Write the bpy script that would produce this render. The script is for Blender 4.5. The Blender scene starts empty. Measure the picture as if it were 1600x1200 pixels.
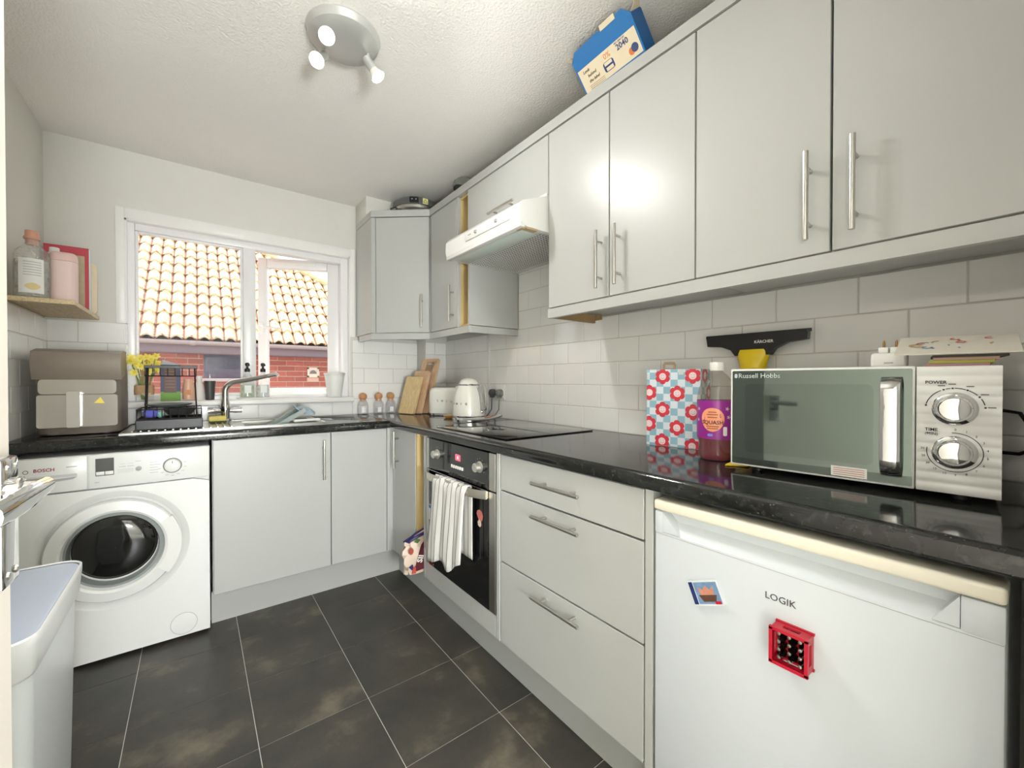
import bpy, bmesh, math, random
from mathutils import Vector, Matrix
R = math.radians
PI = math.pi
random.seed(7)
scene = bpy.context.scene
col = scene.collection

# ------------------------------------------------------------------ camera, sky, sun, exposure
FPX = 649.0
EYE = 1.145
cam_data = bpy.data.cameras.new('camera')
cam_data.sensor_width = 36.0
cam_data.lens = 36.0 * FPX / 1600.0
cam_data.clip_start = 0.02
cam = bpy.data.objects.new('camera', cam_data)
cam.location = (0, 0, EYE)
cam.rotation_euler = (R(90) - math.atan(6 / FPX), 0, -math.atan(495 / FPX))
col.objects.link(cam)
scene.camera = cam

scene.view_settings.view_transform = 'Standard'
scene.view_settings.look = 'None'
scene.view_settings.exposure = 0.3
scene.cycles.transparent_max_bounces = 32
scene.view_settings.gamma = 1.0
scene.view_settings.use_curve_mapping = False

world = bpy.data.worlds.new('sky')
scene.world = world
world.use_nodes = True
bg = world.node_tree.nodes['Background']
bg.inputs[0].default_value = (0.92, 0.96, 1.0, 1)
bg.inputs[1].default_value = 1.8

sun_data = bpy.data.lights.new('sun', 'SUN')
sun_data.energy = 7.5
sun_data.angle = R(1.0)
sun_data.color = (1.0, 0.95, 0.86)
sun = bpy.data.objects.new('sun', sun_data)
sun.rotation_euler = (R(-24), 0, R(22))      # high sun beyond the neighbour's ridge, raking down its roof
col.objects.link(sun)

LAMP_W = 3.9        # each ceiling spot
FILL_W = 185.0       # added fill light behind the camera, out of view

# ------------------------------------------------------------------ room constants
XL, XR, YB, YF, ZC = -0.572, 1.51, 2.94, -0.02, 2.338
WT = 0.911          # worktop top
TW = 0.2105
TH = 0.1055

# ------------------------------------------------------------------ helpers
def new_mat(name):
    m = bpy.data.materials.new(name)
    m.use_nodes = True
    nt = m.node_tree
    return m, nt, nt.nodes['Principled BSDF']

def srgb(r, g, b):
    def f(c):
        c /= 255.0
        return c / 12.92 if c <= 0.04045 else ((c + 0.055) / 1.055) ** 2.4
    return (f(r), f(g), f(b), 1.0)

def mat(name, rgb, rough=0.5, metal=0.0, noise=0.0, scale=40.0, bump=0.0, bscale=None, emit=None, coat=0.0, stretch=None, rnd=0.0):
    """plain procedural material: colour with slight noise, optional relief"""
    m, nt, b = new_mat(name)
    c = srgb(*rgb)
    b.inputs['Roughness'].default_value = rough
    b.inputs['Metallic'].default_value = metal
    if coat:
        b.inputs['Coat Weight'].default_value = coat
        b.inputs['Coat Roughness'].default_value = 0.05
    tc = nt.nodes.new('ShaderNodeTexCoord')
    vec = tc.outputs['Object']
    if stretch:
        mp = nt.nodes.new('ShaderNodeMapping')
        mp.inputs['Scale'].default_value = stretch
        nt.links.new(vec, mp.inputs[0])
        vec = mp.outputs[0]
    n = nt.nodes.new('ShaderNodeTexNoise')
    n.inputs['Scale'].default_value = scale
    n.inputs['Detail'].default_value = 4
    nt.links.new(vec, n.inputs['Vector'])
    mx = nt.nodes.new('ShaderNodeMix')
    mx.data_type = 'RGBA'
    k = noise
    mx.inputs[6].default_value = tuple(max(0, v * (1 - k)) for v in c[:3]) + (1,)
    mx.inputs[7].default_value = tuple(min(1, v * (1 + k)) for v in c[:3]) + (1,)
    nt.links.new(n.outputs['Fac'], mx.inputs[0])
    out = mx.outputs[2]
    if rnd:
        oi = nt.nodes.new('ShaderNodeObjectInfo')
        hv = nt.nodes.new('ShaderNodeHueSaturation')
        mr = nt.nodes.new('ShaderNodeMapRange')
        mr.inputs[3].default_value = 1 - rnd
        mr.inputs[4].default_value = 1 + rnd
        nt.links.new(oi.outputs['Random'], mr.inputs[0])
        nt.links.new(mr.outputs[0], hv.inputs['Value'])
        nt.links.new(out, hv.inputs['Color'])
        out = hv.outputs[0]
    nt.links.new(out, b.inputs['Base Color'])
    if bump:
        n2 = nt.nodes.new('ShaderNodeTexNoise')
        n2.inputs['Scale'].default_value = bscale or scale
        n2.inputs['Detail'].default_value = 3
        nt.links.new(vec, n2.inputs['Vector'])
        bp = nt.nodes.new('ShaderNodeBump')
        bp.inputs['Strength'].default_value = bump
        bp.inputs['Distance'].default_value = 0.01
        nt.links.new(n2.outputs['Fac'], bp.inputs['Height'])
        nt.links.new(bp.outputs[0], b.inputs['Normal'])
    if emit:
        b.inputs['Emission Color'].default_value = srgb(*rgb)
        b.inputs['Emission Strength'].default_value = emit
    return m

def glass_mat(name, rgb=(255, 255, 255), gloss=0.08, haze=0.0, rough=0.02, ior=1.25):
    """thin clear sheet: mostly transparent, a little reflection and a little dusty haze"""
    m, nt, b = new_mat(name)
    nt.nodes.remove(b)
    out = nt.nodes['Material Output']
    tr = nt.nodes.new('ShaderNodeBsdfTransparent'); tr.inputs[0].default_value = srgb(*rgb)
    gl = nt.nodes.new('ShaderNodeBsdfGlossy'); gl.inputs['Roughness'].default_value = rough
    df = nt.nodes.new('ShaderNodeBsdfDiffuse'); df.inputs[0].default_value = (0.85, 0.85, 0.85, 1)
    fr = nt.nodes.new('ShaderNodeLayerWeight'); fr.inputs[0].default_value = 0.5
    pw = nt.nodes.new('ShaderNodeMath'); pw.operation = 'POWER'; pw.inputs[1].default_value = 5.0
    sc = nt.nodes.new('ShaderNodeMath'); sc.operation = 'MULTIPLY'; sc.inputs[1].default_value = (ior - 1.0) * 1.6
    nt.links.new(fr.outputs['Facing'], pw.inputs[0]); nt.links.new(pw.outputs[0], sc.inputs[0])
    ad = nt.nodes.new('ShaderNodeMath'); ad.operation = 'ADD'; ad.inputs[1].default_value = gloss * 0.12
    ad.use_clamp = True
    m1 = nt.nodes.new('ShaderNodeMixShader'); m2 = nt.nodes.new('ShaderNodeMixShader')
    nt.links.new(sc.outputs[0], ad.inputs[0])
    nt.links.new(ad.outputs[0], m1.inputs[0])
    nt.links.new(tr.outputs[0], m1.inputs[1]); nt.links.new(gl.outputs[0], m1.inputs[2])
    if haze:
        tc = nt.nodes.new('ShaderNodeTexCoord')
        no = nt.nodes.new('ShaderNodeTexNoise'); no.inputs['Scale'].default_value = 60; no.inputs['Detail'].default_value = 6
        nt.links.new(tc.outputs['Object'], no.inputs['Vector'])
        mr = nt.nodes.new('ShaderNodeMapRange')
        mr.inputs[1].default_value = 0.3; mr.inputs[2].default_value = 0.75
        mr.inputs[3].default_value = haze * 0.5; mr.inputs[4].default_value = haze * 1.5
        nt.links.new(no.outputs['Fac'], mr.inputs[0])
        nt.links.new(mr.outputs[0], m2.inputs[0])
    else:
        m2.inputs[0].default_value = 0.0
    nt.links.new(m1.outputs[0], m2.inputs[1]); nt.links.new(df.outputs[0], m2.inputs[2])
    nt.links.new(m2.outputs[0], out.inputs[0])
    return m

class B:
    """collects shapes in one bmesh"""
    def __init__(s):
        s.bm = bmesh.new()
    def box(s, x0, x1, y0, y1, z0, z1, bev=0.0, seg=2, mi=0):
        r = bmesh.ops.create_cube(s.bm, size=1.0)
        vs = r['verts']
        for v in vs:
            v.co = Vector((x0 + (v.co.x + .5) * (x1 - x0), y0 + (v.co.y + .5) * (y1 - y0), z0 + (v.co.z + .5) * (z1 - z0)))
        fs = {f for v in vs for f in v.link_faces}
        for f in fs: f.material_index = mi
        if bev:
            es = {e for v in vs for e in v.link_edges}
            bmesh.ops.bevel(s.bm, geom=list(es), offset=bev, segments=seg, profile=0.5, affect='EDGES')
        return s
    def loft(s, rings, caps=True, closed=True, mi=0):
        vr = [[s.bm.verts.new(Vector(p)) for p in ring] for ring in rings]
        n = len(vr[0])
        for a, b in zip(vr, vr[1:]):
            for i in range(n if closed else n - 1):
                j = (i + 1) % n
                try:
                    s.bm.faces.new((a[i], a[j], b[j], b[i])).material_index = mi
                except ValueError: pass
        if caps and closed:
            for rr in (vr[0][::-1], vr[-1]):
                try: s.bm.faces.new(rr).material_index = mi
                except ValueError: pass
        return s
    def tube(s, path, r, seg=10, caps=True, mi=0):
        path = [Vector(p) for p in path]
        rs = r if isinstance(r, (list, tuple)) else [r] * len(path)
        t0 = (path[1] - path[0]).normalized()
        up = Vector((0, 0, 1)) if abs(t0.z) < .9 else Vector((1, 0, 0))
        nrm = t0.cross(up).normalized()
        rings = []
        for i, p in enumerate(path):
            a = path[max(0, i - 1)]; b = path[min(len(path) - 1, i + 1)]
            t = (b - a)
            t = t.normalized() if t.length > 1e-9 else t0
            nrm = (nrm - t * nrm.dot(t))
            nrm = nrm.normalized() if nrm.length > 1e-6 else t.orthogonal().normalized()
            bi = t.cross(nrm)
            rings.append([p + (nrm * math.cos(2 * PI * k / seg) + bi * math.sin(2 * PI * k / seg)) * rs[i] for k in range(seg)])
        return s.loft(rings, caps, mi=mi)
    def lathe(s, prof, seg=28, o=(0, 0, 0), ax='Z', caps=True, mi=0):
        """prof: (radius, height) pairs along the axis"""
        o = Vector(o)
        rings = []
        for r, h in prof:
            ring = []
            for k in range(seg):
                a = 2 * PI * k / seg
                x, y = r * math.cos(a), r * math.sin(a)
                if ax == 'Z': p = Vector((x, y, h))
                elif ax == 'Y': p = Vector((x, -h, y))      # axis towards -Y
                else: p = Vector((-h, -x, y))               # axis towards -X
                ring.append(o + p)
            rings.append(ring)
        return s.loft(rings, caps, mi=mi)
    def prism(s, pts, o, ux, uy, n, d, mi=0):
        """polygon in the plane (ux, uy) at o, thickened by d along n"""
        o, ux, uy, n = Vector(o), Vector(ux), Vector(uy), Vector(n)
        return s.loft([[o + ux * a + uy * b for a, b in pts], [o + ux * a + uy * b + n * d for a, b in pts]], mi=mi)
    def quad(s, *ps, mi=0):
        s.bm.faces.new([s.bm.verts.new(Vector(p)) for p in ps]).material_index = mi
        return s
    def xf(s, m):
        bmesh.ops.transform(s.bm, matrix=m, verts=s.bm.verts)
        return s
    def mesh(s, name, mats, smooth=True, ang=35):
        bmesh.ops.recalc_face_normals(s.bm, faces=s.bm.faces)
        me = bpy.data.meshes.new(name)
        s.bm.to_mesh(me); s.bm.free()
        for m in (mats if isinstance(mats, (list, tuple)) else [mats]):
            me.materials.append(m)
        if smooth:
            for p in me.polygons: p.use_smooth = True
            try: me.set_sharp_from_angle(angle=R(ang))
            except Exception: pass
        return me
    def build(s, name, mats, parent=None, smooth=True, ang=35):
        return link(name, s.mesh(name, mats, smooth, ang), parent)

def link(name, me, parent=None):
    o = bpy.data.objects.new(name, me)
    col.objects.link(o)
    if parent is not None:
        o.parent = parent
        if parent.get('_w'):
            o.matrix_parent_inverse = parent.matrix_basis.inverted()
    return o

def tag(o, label, cat, group=None):
    o['label'] = label; o['category'] = cat
    if group: o['group'] = group
    return o

def thing(name, label, cat, loc=(0, 0, 0), rz=0.0, group=None, world=True):
    """Empty at the thing's base; with world=True its parts are given in room coordinates"""
    o = bpy.data.objects.new(name, None)
    o.empty_display_size = 0.05
    o.location = loc; o.rotation_euler = (0, 0, rz)
    col.objects.link(o)
    if world: o['_w'] = 1
    return tag(o, label, cat, group)

def struct(name, me_or_b, mats=None, parent=None):
    o = me_or_b.build(name, mats, parent) if isinstance(me_or_b, B) else link(name, me_or_b, parent)
    if parent is None: o['kind'] = 'structure'
    return o

NX = dict(ux=(0, -1, 0), uy=(0, 0, 1), n=(-1, 0, 0))     # a face looking to -X (right-hand run)
NY = dict(ux=(1, 0, 0), uy=(0, 0, 1), n=(0, -1, 0))      # a face looking to -Y (window side run)

def text(name, body, size, o, face, m, parent=None, align='CENTER', ext=0.0004, shear=0.0, bold=0.0, sx=1.0):
    cu = bpy.data.curves.new('t', 'FONT')
    cu.body = body; cu.size = size; cu.align_x = align; cu.align_y = 'CENTER'
    cu.extrude = ext; cu.shear = shear; cu.offset = bold; cu.resolution_u = 2
    t = bpy.data.objects.new('t', cu)
    col.objects.link(t)
    bpy.context.view_layer.update()
    me = bpy.data.meshes.new_from_object(t.evaluated_get(bpy.context.evaluated_depsgraph_get()))
    bpy.data.objects.remove(t); bpy.data.curves.remove(cu)
    ux, uy, n, o = Vector(face['ux']), Vector(face['uy']), Vector(face['n']), Vector(o)
    for v in me.vertices:
        v.co = o + ux * v.co.x * sx + uy * v.co.y + n * (v.co.z + ext * .5)
    me.materials.clear(); me.materials.append(m)
    return link(name, me, parent)

def arc(cx, cy, r, a0, a1, n=12, w=0.001):
    out = [(cx + (r + w) * math.cos(R(a0 + (a1 - a0) * i / n)), cy + (r + w) * math.sin(R(a0 + (a1 - a0) * i / n))) for i in range(n + 1)]
    inn = [(cx + (r - w) * math.cos(R(a0 + (a1 - a0) * i / n)), cy + (r - w) * math.sin(R(a0 + (a1 - a0) * i / n))) for i in range(n + 1)]
    return out + inn[::-1]

def rrect(w, h, r, n=5, cx=0, cy=0):
    pts = []
    for sx, sy, a in ((1, 1, 0), (-1, 1, 90), (-1, -1, 180), (1, -1, 270)):
        for i in range(n + 1):
            t = R(a + 90 * i / n)
            pts.append((cx + sx * (w / 2 - r) + r * math.cos(t), cy + sy * (h / 2 - r) + r * math.sin(t)))
    return pts

# ------------------------------------------------------------------ materials
M = {}
M['wall'] = mat('wall_paint', (220, 218, 210), 0.85, noise=0.03, scale=6, bump=0.05, bscale=120)
M['trimw'] = mat('white_gloss_trim', (240, 238, 234), 0.35, noise=0.01)
M['joint'] = mat('pale_tile_grout', (216, 212, 204), 0.9, noise=0.04)
M['grout'] = mat('grout', (206, 203, 196), 0.9, noise=0.05)
M['tile'] = mat('white_glazed_tile', (246, 245, 241), 0.08, noise=0.012, scale=5, rnd=0.012, bump=0.03, bscale=9)
M['cab'] = mat('light_grey_cabinet', (188, 189, 185), 0.32, noise=0.015, scale=400, bump=0.015, bscale=500)
M['cabe'] = mat('grey_cabinet_side', (186, 187, 183), 0.4, noise=0.012, scale=300)
M['plinth'] = mat('grey_plinth', (178, 179, 175), 0.45, noise=0.02, scale=200)
M['ply'] = mat('bare_chipboard_wood', (214, 186, 128), 0.6, noise=0.14, scale=9, stretch=(6, 6, 1))
M['ply2'] = mat('raw_brown_edge', (170, 140, 98), 0.7, noise=0.15, scale=30)
M['steel'] = mat('brushed_steel', (196, 194, 188), 0.28, 1.0, noise=0.04, scale=60)
M['chrome'] = mat('chrome', (225, 225, 225), 0.06, 1.0)
M['fridgew'] = mat('fridge_white', (212, 217, 221), 0.3, noise=0.008)
M['white'] = mat('white_enamel', (236, 236, 232), 0.25, noise=0.008)
M['whitep'] = mat('white_plastic', (236, 235, 230), 0.4, noise=0.01)
M['cream'] = mat('aged_white_plastic', (240, 234, 216), 0.35, noise=0.015)
M['black'] = mat('black_plastic', (22, 22, 22), 0.4, noise=0.1)
M['blackg'] = mat('black_glass', (8, 9, 9), 0.04, noise=0.0, coat=0.5)
M['grey'] = mat('mid_grey_plastic', (120, 120, 118), 0.5, noise=0.03)
M['lgrey'] = mat('light_grey_print', (170, 170, 168), 0.5)
M['dgrey'] = mat('dark_grey', (62, 62, 60), 0.5, noise=0.06)
M['ink'] = mat('black_ink', (34, 34, 36), 0.7)
M['red'] = mat('red_plastic', (190, 24, 48), 0.35, noise=0.05)
M['glass'] = glass_mat('clear_glass', gloss=0.15)
M['jarglass'] = glass_mat('jar_glass', gloss=0.3, haze=0.14, ior=1.4)
M['pane'] = glass_mat('window_pane', gloss=0.0, haze=0.07, ior=1.1)
M['paneR'] = glass_mat('clean_window_pane', gloss=0.0, haze=0.02, ior=1.1)
M['pvc'] = mat('white_pvc', (238, 237, 236), 0.3, noise=0.01)

def worktop_mat():
    m, nt, b = new_mat('black_speckled_laminate')
    tc = nt.nodes.new('ShaderNodeTexCoord')
    v1 = nt.nodes.new('ShaderNodeTexVoronoi'); v1.inputs['Scale'].default_value = 95
    n1 = nt.nodes.new('ShaderNodeTexNoise'); n1.inputs['Scale'].default_value = 65; n1.inputs['Detail'].default_value = 5
    for n in (v1, n1): nt.links.new(tc.outputs['Object'], n.inputs['Vector'])
    r1 = nt.nodes.new('ShaderNodeValToRGB')
    r1.color_ramp.elements[0].position = 0.42; r1.color_ramp.elements[0].color = srgb(20, 21, 20)
    r1.color_ramp.elements[1].position = 0.72; r1.color_ramp.elements[1].color = srgb(46, 47, 44)
    nt.links.new(n1.outputs['Fac'], r1.inputs[0])
    r2 = nt.nodes.new('ShaderNodeValToRGB')
    r2.color_ramp.elements[0].position = 0.10; r2.color_ramp.elements[0].color = (1, 1, 1, 1)
    r2.color_ramp.elements[1].position = 0.22; r2.color_ramp.elements[1].color = (0, 0, 0, 1)
    nt.links.new(v1.outputs['Distance'], r2.inputs[0])
    n2 = nt.nodes.new('ShaderNodeTexNoise'); n2.inputs['Scale'].default_value = 60
    nt.links.new(tc.outputs['Object'], n2.inputs['Vector'])
    mm = nt.nodes.new('ShaderNodeMath'); mm.operation = 'MULTIPLY'
    gt = nt.nodes.new('ShaderNodeMath'); gt.operation = 'GREATER_THAN'; gt.inputs[1].default_value = 0.58
    nt.links.new(n2.outputs['Fac'], gt.inputs[0])
    nt.links.new(r2.outputs[0], mm.inputs[0]); nt.links.new(gt.outputs[0], mm.inputs[1])
    mx = nt.nodes.new('ShaderNodeMix'); mx.data_type = 'RGBA'
    mx.inputs[7].default_value = srgb(96, 98, 92)
    nt.links.new(mm.outputs[0], mx.inputs[0]); nt.links.new(r1.outputs[0], mx.inputs[6])
    nt.links.new(mx.outputs[2], b.inputs['Base Color'])
    b.inputs['Roughness'].default_value = 0.10
    b.inputs['Specular IOR Level'].default_value = 0.62
    return m
M['worktop'] = worktop_mat()

def floor_mat():
    m, nt, b = new_mat('dark_slate_vinyl')
    tc = nt.nodes.new('ShaderNodeTexCoord')
    oi = nt.nodes.new('ShaderNodeObjectInfo')
    ad = nt.nodes.new('ShaderNodeVectorMath'); ad.operation = 'ADD'
    sc = nt.nodes.new('ShaderNodeVectorMath'); sc.operation = 'SCALE'; sc.inputs[3].default_value = 37.0
    cb = nt.nodes.new('ShaderNodeCombineXYZ')
    nt.links.new(oi.outputs['Random'], cb.inputs[0]); nt.links.new(oi.outputs['Random'], cb.inputs[1])
    nt.links.new(cb.outputs[0], sc.inputs[0])
    nt.links.new(tc.outputs['Object'], ad.inputs[0]); nt.links.new(sc.outputs[0], ad.inputs[1])
    n1 = nt.nodes.new('ShaderNodeTexNoise'); n1.inputs['Scale'].default_value = 4.2; n1.inputs['Detail'].default_value = 7; n1.inputs['Roughness'].default_value = 0.6
    n2 = nt.nodes.new('ShaderNodeTexNoise'); n2.inputs['Scale'].default_value = 90; n2.inputs['Detail'].default_value = 4
    nt.links.new(ad.outputs[0], n1.inputs['Vector']); nt.links.new(tc.outputs['Object'], n2.inputs['Vector'])
    r = nt.nodes.new('ShaderNodeValToRGB')
    e = r.color_ramp.elements
    e[0].position = 0.34; e[0].color = srgb(56, 55, 51)
    e[1].position = 0.78; e[1].color = srgb(136, 126, 108)
    k = e.new(0.55); k.color = srgb(74, 70, 62)
    nt.links.new(n1.outputs['Fac'], r.inputs[0])
    mx = nt.nodes.new('ShaderNodeMix'); mx.data_type = 'RGBA'; mx.blend_type = 'MULTIPLY'; mx.inputs[0].default_value = 0.35
    nt.links.new(r.outputs[0], mx.inputs[6]); nt.links.new(n2.outputs['Color'], mx.inputs[7])
    nt.links.new(mx.outputs[2], b.inputs['Base Color'])
    b.inputs['Roughness'].default_value = 0.42
    bp = nt.nodes.new('ShaderNodeBump'); bp.inputs['Strength'].default_value = 0.08; bp.inputs['Distance'].default_value = 0.005
    nt.links.new(n2.outputs['Fac'], bp.inputs['Height']); nt.links.new(bp.outputs[0], b.inputs['Normal'])
    return m
M['floor'] = floor_mat()

def ceil_mat():
    m, nt, b = new_mat('stippled_ceiling')
    tc = nt.nodes.new('ShaderNodeTexCoord')
    n1 = nt.nodes.new('ShaderNodeTexNoise'); n1.inputs['Scale'].default_value = 110; n1.inputs['Detail'].default_value = 3
    v = nt.nodes.new('ShaderNodeTexVoronoi'); v.inputs['Scale'].default_value = 150; v.feature = 'SMOOTH_F1'
    nt.links.new(tc.outputs['Object'], n1.inputs['Vector']); nt.links.new(tc.outputs['Object'], v.inputs['Vector'])
    ad = nt.nodes.new('ShaderNodeMath'); ad.operation = 'ADD'
    nt.links.new(n1.outputs['Fac'], ad.inputs[0]); nt.links.new(v.outputs['Distance'], ad.inputs[1])
    bp = nt.nodes.new('ShaderNodeBump'); bp.inputs['Strength'].default_value = 0.5; bp.inputs['Distance'].default_value = 0.004
    nt.links.new(ad.outputs[0], bp.inputs['Height']); nt.links.new(bp.outputs[0], b.inputs['Normal'])
    b.inputs['Base Color'].default_value = srgb(241, 238, 232)
    b.inputs['Roughness'].default_value = 0.9
    return m
M['ceil'] = ceil_mat()

def wood_mat(name, a, c, scale=5.0, stretch=(1, 1, 9), rough=0.5):
    m, nt, b = new_mat(name)
    tc = nt.nodes.new('ShaderNodeTexCoord')
    mp = nt.nodes.new('ShaderNodeMapping'); mp.inputs['Scale'].default_value = stretch
    nt.links.new(tc.outputs['Object'], mp.inputs[0])
    n = nt.nodes.new('ShaderNodeTexNoise'); n.inputs['Scale'].default_value = scale; n.inputs['Detail'].default_value = 7; n.inputs['Distortion'].default_value = 0.6
    nt.links.new(mp.outputs[0], n.inputs['Vector'])
    r = nt.nodes.new('ShaderNodeValToRGB')
    r.color_ramp.elements[0].position = 0.35; r.color_ramp.elements[0].color = srgb(*a)
    r.color_ramp.elements[1].position = 0.68; r.color_ramp.elements[1].color = srgb(*c)
    nt.links.new(n.outputs['Fac'], r.inputs[0]); nt.links.new(r.outputs[0], b.inputs['Base Color'])
    b.inputs['Roughness'].default_value = rough
    return m
M['oak'] = wood_mat('pale_oak_shelf', (190, 166, 124), (222, 202, 164), 6, (30, 3, 30))
M['board1'] = wood_mat('pale_bamboo', (216, 184, 126), (240, 216, 166), 6, (30, 30, 4))
M['board2'] = wood_mat('beech', (216, 176, 134), (236, 204, 168), 6, (30, 30, 4))
M['cork'] = mat('wooden_ball', (204, 150, 104), 0.55, noise=0.1, scale=20)

def roof_tile_mat():
    m, nt, b = new_mat('lichened_clay_tile')
    tc = nt.nodes.new('ShaderNodeTexCoord'); oi = nt.nodes.new('ShaderNodeObjectInfo')
    sc = nt.nodes.new('ShaderNodeMath'); sc.operation = 'MULTIPLY'; sc.inputs[1].default_value = 50
    nt.links.new(oi.outputs['Random'], sc.inputs[0])
    n1 = nt.nodes.new('ShaderNodeTexNoise'); n1.noise_dimensions = '4D'; n1.inputs['Scale'].default_value = 26; n1.inputs['Detail'].default_value = 5
    nt.links.new(tc.outputs['Object'], n1.inputs['Vector']); nt.links.new(sc.outputs[0], n1.inputs['W'])
    r = nt.nodes.new('ShaderNodeValToRGB'); e = r.color_ramp.elements
    e[0].position = 0.30; e[0].color = srgb(120, 74, 54)
    e[1].position = 0.62; e[1].color = srgb(228, 216, 178)
    k = e.new(0.38); k.color = srgb(196, 146, 100)
    k = e.new(0.46); k.color = srgb(222, 204, 160)
    nt.links.new(n1.outputs['Fac'], r.inputs[0])
    # valley shade painted as brown into the channel along one edge of every tile
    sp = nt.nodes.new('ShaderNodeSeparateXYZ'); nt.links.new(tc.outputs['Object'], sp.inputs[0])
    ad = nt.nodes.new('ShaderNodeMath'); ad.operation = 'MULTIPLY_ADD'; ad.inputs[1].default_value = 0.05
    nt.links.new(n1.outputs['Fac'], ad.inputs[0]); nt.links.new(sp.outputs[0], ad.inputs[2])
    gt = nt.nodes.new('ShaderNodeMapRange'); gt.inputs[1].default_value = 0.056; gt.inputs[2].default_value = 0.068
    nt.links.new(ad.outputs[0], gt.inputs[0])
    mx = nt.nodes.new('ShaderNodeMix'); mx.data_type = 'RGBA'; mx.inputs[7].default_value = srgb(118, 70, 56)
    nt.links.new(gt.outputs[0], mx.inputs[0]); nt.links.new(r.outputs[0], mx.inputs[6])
    nt.links.new(mx.outputs[2], b.inputs['Base Color'])
    b.inputs['Roughness'].default_value = 0.85
    return m
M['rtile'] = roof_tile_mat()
M['hip'] = mat('lichened_hip', (212, 190, 150), .85, noise=.2, scale=14)
M['brick'] = mat('red_brick', (168, 92, 78), 0.9, noise=0.18, scale=30, rnd=0.14, bump=0.2, bscale=60)
M['mortar'] = mat('mortar', (206, 172, 150), 0.95, noise=0.08)
M['fascia'] = mat('grey_purple_fascia', (122, 106, 112), 0.55, noise=0.04)
M['gutter'] = mat('pale_gutter', (170, 158, 156), 0.4, noise=0.04)

# ------------------------------------------------------------------ the setting
b = B().box(XL - .12, XR + .12, YF - 1.9, YB + .16, -0.06, -0.0015)
floor = struct('floor', b, M['grout'])
floor['label'] = 'dark slate-look tiled floor with thin pale joints'
fx = [XL] + [v for v in (0.152 + 0.338 * k for k in range(-2, 4)) if XL < v < 1.0] + [1.0]
fy = [YF] + [v for v in (0.144 + 0.338 * k for k in range(0, 8)) if v < 2.44] + [2.44]
for i in range(len(fx) - 1):
    for j in range(len(fy) - 1):
        x0, x1, y0, y1 = fx[i] + .0011, fx[i + 1] - .0011, fy[j] + .0011, fy[j + 1] - .0011
        cx, cy = (x0 + x1) / 2, (y0 + y1) / 2
        o = B().box(x0 - cx, x1 - cx, y0 - cy, y1 - cy, -.004, 0, bev=.0005, seg=1).build('floor_tile', M['floor'], floor)
        o.location = (cx, cy, 0)

ceiling = struct('ceiling', B().box(XL - .12, XR + .12, YF - 1.9, YB + .16, ZC, ZC + .12), M['ceil'])

# right wall with its tiles
wr = struct('wall_right', B().box(XR, XR + .12, YF - .1, YB + .16, 0, ZC), M['wall'])
wl = struct('wall_left', B().box(XL - .12, XL, YF - .1, YB + .16, 0, ZC), M['wall'])
# window wall, with the opening left out
OX0, OX1, OZ0, OZ1 = -0.287, 0.846, 1.0, 1.985
b = B()
b.box(XL - .12, OX0, YB, YB + .16, 0, ZC)
b.box(OX1, XR + .12, YB, YB + .16, 0, ZC)
b.box(OX0, OX1, YB, YB + .16, 0, OZ0)
b.box(OX0, OX1, YB, YB + .16, OZ1, ZC)
wb = struct('wall_back', b, M['wall'])
# pipe boxing in the corner and the boxed duct above the wall cabinets
struct('trim_1', B().box(1.335, XR, 2.79, YB, WT, 2.2, bev=.002), M['wall'])
struct('trim_2', B().box(0.885, XR, 2.715, YB, 2.2, ZC, bev=.002), M['wall'])
# front wall with the doorway the photo is taken from, and the hall behind it
DX0, DX1 = -0.205, 0.575
b = B()
b.box(XL - .12, DX0, YF - .1, YF, 0, ZC)
b.box(DX1, XR + .12, YF - .1, YF, 0, ZC)
b.box(DX0, DX1, YF - .1, YF, 2.03, ZC)
struct('wall_front', b, M['wall'])
struct('wall_hall_left', B().box(-1.0, -.88, YF - 1.9, YF - .1, 0, ZC).box(-.9, XL - .1, YF - .12, YF - .1, 0, ZC), M['wall'])
struct('wall_hall_right', B().box(1.3, 1.42, YF - 1.9, YF - .1, 0, ZC), M['wall'])
struct('wall_hall_end', B().box(-1.0, 1.42, YF - 2.0, YF - 1.9, 0, ZC), M['wall'])
struct('floor_hall', B().box(-1.0, XL - .1, YF - 1.9, YF - .1, -.06, -.0015), M['grout'])
struct('ceiling_hall', B().box(-1.0, XL - .1, YF - 1.9, YF - .1, ZC, ZC + .12), M['ceil'])
b = B()
for x0, x1 in ((DX0 - .06, DX0), (DX1, DX1 + .06)):
    b.box(x0, x1, YF, YF + .015, 0, 2.09, bev=.004)
b.box(DX0, DX1, YF, YF + .015, 2.03, 2.09, bev=.004)
struct('trim_3', b, M['trimw'])

# ---- glazed wall tiles, each its own piece
tile_cache = {}
def wall_tile(parent, face, a0, a1, z0, z1, at, proud=.006):
    """face 'R': on the right wall (a = y); 'B': window wall (a = x); 'L': left wall (a = y)"""
    g = .0013
    w, h = round(a1 - a0 - 2 * g, 4), round(z1 - z0 - 2 * g, 4)
    if w < .008 or h < .008: return
    key = (face, w, h)
    if key not in tile_cache:
        q = B()
        if face == 'B': q.box(-w / 2, w / 2, -proud, .0, -h / 2, h / 2, bev=.0016, seg=1)
        elif face == 'R': q.box(-proud, 0, -w / 2, w / 2, -h / 2, h / 2, bev=.0016, seg=1)
        else: q.box(0, proud, -w / 2, w / 2, -h / 2, h / 2, bev=.0016, seg=1)
        tile_cache[key] = q.mesh('wall_tile', M['tile'])
    o = link('wall_tile', tile_cache[key], parent)
    c, z = (a0 + a1) / 2, (z0 + z1) / 2
    o.location = (c, at, z) if face == 'B' else (at, c, z)
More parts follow.
